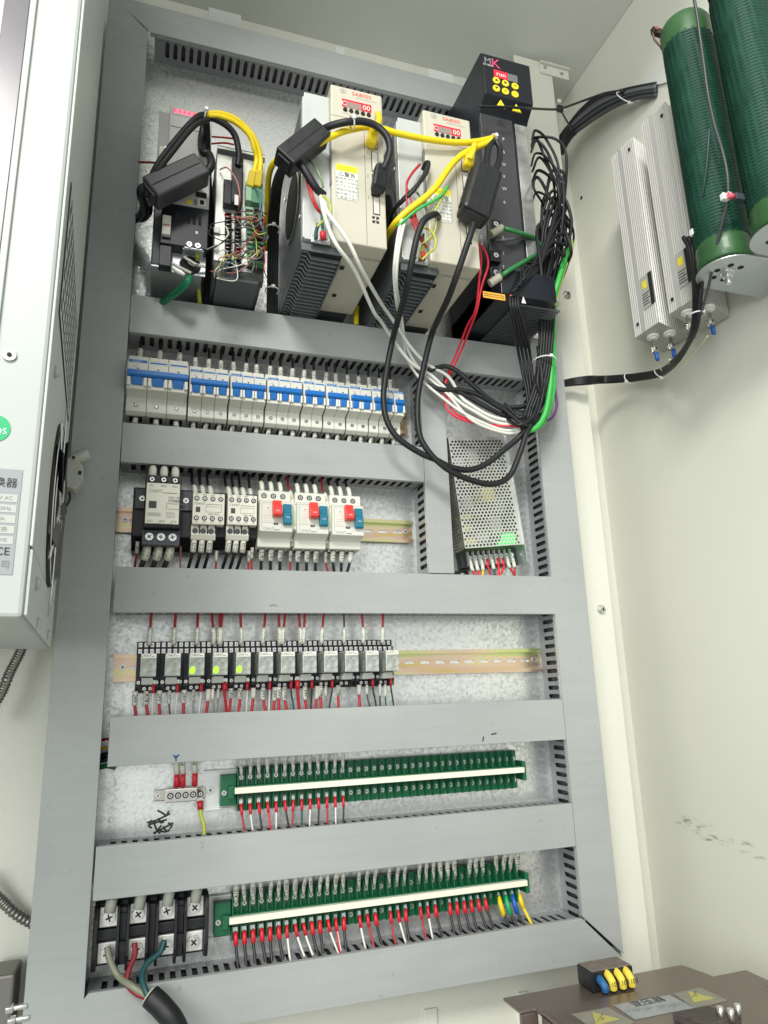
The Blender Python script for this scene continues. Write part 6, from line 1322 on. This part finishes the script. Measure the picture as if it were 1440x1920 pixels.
for i in range(5):
    x=1015+i*5; j=lambda a:rb.uniform(-a,a)
    pts=[(1062-i*4,455-i*12,.15),(1066-i*6+j(4),430-i*14,.16),(1052-i*5,410-i*8,.17),(1040-i*5+j(4),440,.165),(1034-i*4,500,.15),(x+2,566,.145),(x,640,.145),(x-8,710,.14),(x-30,775,.13),(978,806,.12)]
    cable('cable','black looped control cable, %s of the extra loops at the tangle'%ORD[i],pts,.0028,gloss_m,group='extra black loops at the tangle',n=8)
cable('cable','bright green cable down the right side of the bundle',[(1064,440,.14),(1066,455,.145),(1058,490,.15),(1046,530,.148),(1037,566,.142),(1034,610,.14),(1034,680,.138),(1031,730,.135),(1022,775,.13),(1005,802,.125),(985,808,.12)],.0048,wgreen_m,n=12)
cable('cable','yellow-green cable beside the bright green one',[(1072,452,.14),(1070,470,.142),(1058,505,.145),(1046,545,.142),(1039,575,.138)],.0034,mat('lime_sheath',(.42,.62,.12),.4),n=10)
cable('cable','second green cable hidden half behind the bundle',[(1058,470,.13),(1050,520,.13),(1041,566,.13),(1038,620,.128),(1039,680,.126),(1036,740,.124),(1020,790,.12),(1000,806,.115)],.0040,mat('leaf_green_sheath',(.05,.50,.10),.4),n=10)
cable('wire','thin violet wire sticking out right of the bundle foot',[(1036,700,.10),(1042,740,.10),(1044,762,.10),(1036,783,.10),(1018,792,.105),(1002,794,.11)],.0022,wpurple_m,cat='wire')
cable('cable','green sheathed cable into the inverter terminals, upper one',[(941,428,.185),(952,430,.195),(975,437,.19),(1000,446,.17),(1015,462,.16)],.0036,mat('inverter_green',(.03,.20,.06),.4),group='green cables into the inverter',n=12)
cable('cable','green sheathed cable into the inverter terminals, lower one',[(938,520,.195),(950,510,.205),(972,497,.20),(998,482,.175),(1020,470,.16)],.0038,mat('inverter_green',(.03,.20,.06),.4),group='green cables into the inverter',n=12)
for (a,b_,lab) in (((920,440,.183),(942,427,.188),'upper'),((918,532,.19),(938,519,.197),'lower')):
    o=tube_ob('cable_boot',[W(*a),(W(*a)+W(*b_))/2,W(*b_)],.0066,mat('aged_ivory_boot',(.42,.40,.32),.5),n=12); tag(o,'aged ivory boot on the %s green cable at the inverter'%lab,'cable boot',group='ivory boots at the inverter')
cable('cable','grey cable entering the inverter between the two green ones',[(930,452,.18),(948,450,.19),(975,446,.18),(1002,444,.16)],.0026,mat('mid_grey_sheath',(.10,.10,.11),.4))
for k in range(4):
    cable('cable','black cable falling under the inverter vents, %s from the left'%ORD[k],[(955+k*5,556,.20),(958+k*5,580,.20),(966+k*6,620,.17),(972+k*7,660,.13),(980+k*6,700,.12),(988+k*4,740,.12),(990+k*2,790,.12)],.0024,gloss_m,group='black cables falling under the inverter vents')
t=thing('cable_tie','white nylon tie round the big bundle, upper one just under the inverter','cable tie',tuple(W(1026,572,.14))); strap(t,W(1026,572,.138),.0205,ax=(0,.05,1),name='band')
t=thing('cable_tie','white nylon tie round the big bundle, lower one beside the duct','cable tie',tuple(W(1021,678,.14))); strap(t,W(1021,678,.136),.0200,ax=(0.02,.05,1),name='band')
for i,(pts,lab) in enumerate((([(800,700,.09),(808,694,.095),(834,687,.10),(857,696,.105),(887,723,.108),(922,752,.11),(948,764,.112),(985,762,.12)],'upper'),([(800,722,.088),(831,731,.095),(863,731,.10),(898,741,.105),(933,762,.11),(962,776,.112),(995,770,.12)],'middle'),([(806,710,.088),(845,728,.095),(880,745,.10),(915,765,.105),(950,780,.108),(990,782,.12)],'lower'))):
    cable('cable','black cable arriving from the middle duct at the bundle foot, %s one'%lab,pts,.0040,gloss_m,group='black cables arriving at the bundle foot',n=10)
o,_=cable('cable','knot of dark cables where all leads meet beside the right duct',[(965,775,.118),(985,782,.122),(1004,788,.122),(1018,782,.12)],[.004]*3+[.010]*22 if False else .0085,gloss_m,n=12)
for i in range(7):
    j=lambda a:rb.uniform(-a,a)
    cable('cable','black cable twisting through the bundle foot, %s strand'%ORD[i],[(950+j(20),770+j(18),.11),(975+j(8),790+j(8),.125+j(.01)),(1000+j(8),775+j(12),.13+j(.01)),(1015+j(6),740+j(14),.135),(1010+j(8),700+j(14),.14+j(.006)),(1014+j(6),650,.138)],.0030,gloss_m,group='black strands twisting at the bundle foot',n=8)
# ---- cables on the side wall
G='cables between the resistors and the plate, upper run'
for i in range(8):
    j=lambda a:rb.uniform(-a,a); o_=(i-3.5)*3.6
    m=[gloss_m,gloss_m,mat('slate_sheath',(.055,.06,.065),.4),mat('mid_grey_sheath',(.10,.10,.11),.4),gloss_m,mat('slate_sheath',(.055,.06,.065),.4),gloss_m,mat('slate_sheath',(.055,.06,.065),.4)][i]
    P=[W(1052,272+o_*.4,X=.80),W(1066,248+o_*.8,X=.81),W(1092,222+o_*1.3,X=.82),W(1125,198+o_*1.4,X=.83),W(1160,182+o_*1.1,X=.84),W(1195,172+o_*.9,X=.85),W(1232,166+o_*1.0,X=.868)]
    if i==0: P=P[:4]+[W(1172,172,X=.84)]
    o=tube_ob('cable',P,.0042 if i%3 else .0052,m,n=10); tag(o,'dark cable, %s from the top in the upper run on the side wall'%ORD[i],'cable',G)
t=thing('cable_tie','pale tie round the upper cable run on the side wall','cable tie',tuple(W(1173,185,X=.83))); strap(t,W(1174,183,X=.842),.021,ax=(.02,-.6,.25),name='band')
P=[W(1046,285,X=.795),W(1053,270,X=.80),W(1064,252,X=.805),W(1074,242,X=.81)]; o=tube_ob('cable_wrap',P,[.013]*25,gloss_m,n=14) if False else tube_ob('cable_wrap',P,.014,gloss_m,n=14); tag(o,'black tape wrap where the upper cable run leaves the post','cable wrap')
o,_=cable('tie_strap','black strap across the inverter face tied to the upper cable run',[(898,199,.205),(930,200,.206),(990,203,.20),(1030,205,.13),(1050,205,.09)],.0022,black_m); 
tube_ob('strap_tail',[W(1050,205,.09)-o.location,W(1060,222,.07)-o.location,W(1073,244,.05)-o.location],.0016,black_m,parent=o); tube_ob('strap_tail',[W(1050,205,.09)-o.location,W(1085,192,.10)-o.location,W(1130,176,.14)-o.location],.0022,black_m,parent=o)
b=MB(); p=W(1050,204,.09)-o.location; b.box(p.x-.006,p.x+.006,p.y-.004,p.y+.004,p.z-.006,p.z+.006); b.build('strap_buckle',black_m,o,bevel=.001)
G='black cables of the lower run to the resistors'
for i in range(5):
    o_=(i-2)*2.3; j=lambda a:rb.uniform(-a,a)
    P=[W(1052,720+o_*.7,.02),W(1075,716+o_,.022),W(1104,713+o_*1.2,.03),W(1125,712+o_,X=.81),W(1150,711+o_,X=.83),W(1195,707+o_,X=.84),W(1240,698+o_,X=.83),W(1268,676+o_,X=.80),W(1288,648+o_*.6,X=.78),W(1303+o_*.8,612,X=.755),W(1307+o_,570,X=.745),W(1308+o_*1.6,520,X=.74),W(1304+o_*2.3,470,X=.735),W(1300+o_*4,445,X=.735)]
    o=tube_ob('cable',P,.0034,gloss_m,n=10); tag(o,'black cable, %s strand of the lower run rising to the resistors'%ORD[i],'cable',G)
for (px,py,X_,ax,lab) in ((1091,714,.79,(.6,-1,.1),'nearest the post'),(1179,709,.838,(.1,-1,.1),'in the middle of the wall'),(1237,699,.83,(0,-1,.35),'where the thin yellow leads join'),(1307,590,.75,(0,0,1),'under the resistor terminals')):
    t=thing('cable_tie','white tie on the lower black run, '+lab,'cable tie',tuple(W(px,py,X=X_)),group='white ties on the lower run'); strap(t,W(px,py,X=X_),.0105,ax=ax,name='band')
for (x,y,X_,x2,y2,lab) in ((1229,676,.80,1243,700,'first'),(1256,674,.80,1243,700,'second'),(1327,630,.79,1262,692,'fourth')):
    o=tube_ob('wire',[W(x,y,X=X_),W((x+x2)/2+3,(y+y2)/2+3,X=.82),W(x2,y2,X=.83)],.0012,mat('cream_lead',(.7,.68,.42),.4),n=6); tag(o,'thin cream lead from the %s resistor terminal to the black run'%lab,'wire',group='thin cream resistor leads')
o=tube_ob('cable',[W(1300,-10,X=.70),W(1307,30,X=.705),W(1314,80,X=.71),W(1321,130,X=.712),W(1328,180,X=.714),W(1340,235,X=.715),W(1355,285,X=.716),W(1364,330,X=.718),W(1364,372,X=.72),W(1353,420,X=.722),W(1340,480,X=.73),W(1328,540,X=.74),W(1314,590,X=.75)],.0022,mat('slate_sheath',(.055,.06,.065),.4),n=8); tag(o,'thin grey cable hanging from above in front of the green tubes','cable')
o2_=tube_ob('cable',[W(1330,240,X=.716),W(1326,300,X=.716),W(1318,360,X=.72),W(1305,420,X=.73),W(1302,440,X=.735)],.0018,mat('dark_teal_sheath',(.02,.06,.055),.4),n=8); tag(o2_,'thin dark cable slanting across the left green tube','cable')
for px,py,X_,lab in ((1361,371,.715,'beside the pink sleeve'),(1303,438,.73,'at the edge of the aluminium resistor')):
    t=thing('cable_tie','knotted white tie '+lab,'cable tie',tuple(W(px,py,X=X_))); strap(t,W(px,py,X=X_),.0055,ax=(0,.2,1),name='band')
    b=MB(); b.box(-.008,.003,-.004,.003,-.005,.005); b.build('tie_head',tie_m,t,bevel=.0012)
for k in range(3):
    o=tube_ob('cable',[W(1306+k*6,450,X=.735),W(1309+k*5,480,X=.735),W(1310+k*3,530,X=.74),W(1308+k*2,580,X=.75)],.0030,gloss_m,n=8); tag(o,'black cable hanging in front of the resistor stickers, %s one'%ORD[k],'cable',group='black cables hanging in front of the resistors')
p=W(1090,371,X=.8695); b=MB(); b.cyl((0,0,0),(-1,0,0),.004,.0006,12); b.m=0; o=b.build('wall_hole',dark_m,None,loc=(.8698,p.y,p.z)); tag(o,'small dark hole in the side wall left of the resistors','hole')

for i,(y,m,nm) in enumerate(((1386,wred_m,'dark red'),(1402,wyel_m,'yellow'),(1415,gloss_m,'thick black'),(1424,mat('deep_blue_sheath',(.01,.02,.06),.4),'dark blue'),(1436,mat('bottle_green_wire',(.02,.13,.06),.4),'dark green'))):
    cable('wire','%s wire showing in the gap left of the duct under the relays'%nm,[(176,y+6,.02),(190,y+2,.03),(202,y,.034),(216,y+3,.03)],.0018 if i<2 else .0034,m,cat='wire')
for i,(x,y) in enumerate(((186,1392),(190,1412))):
    pass
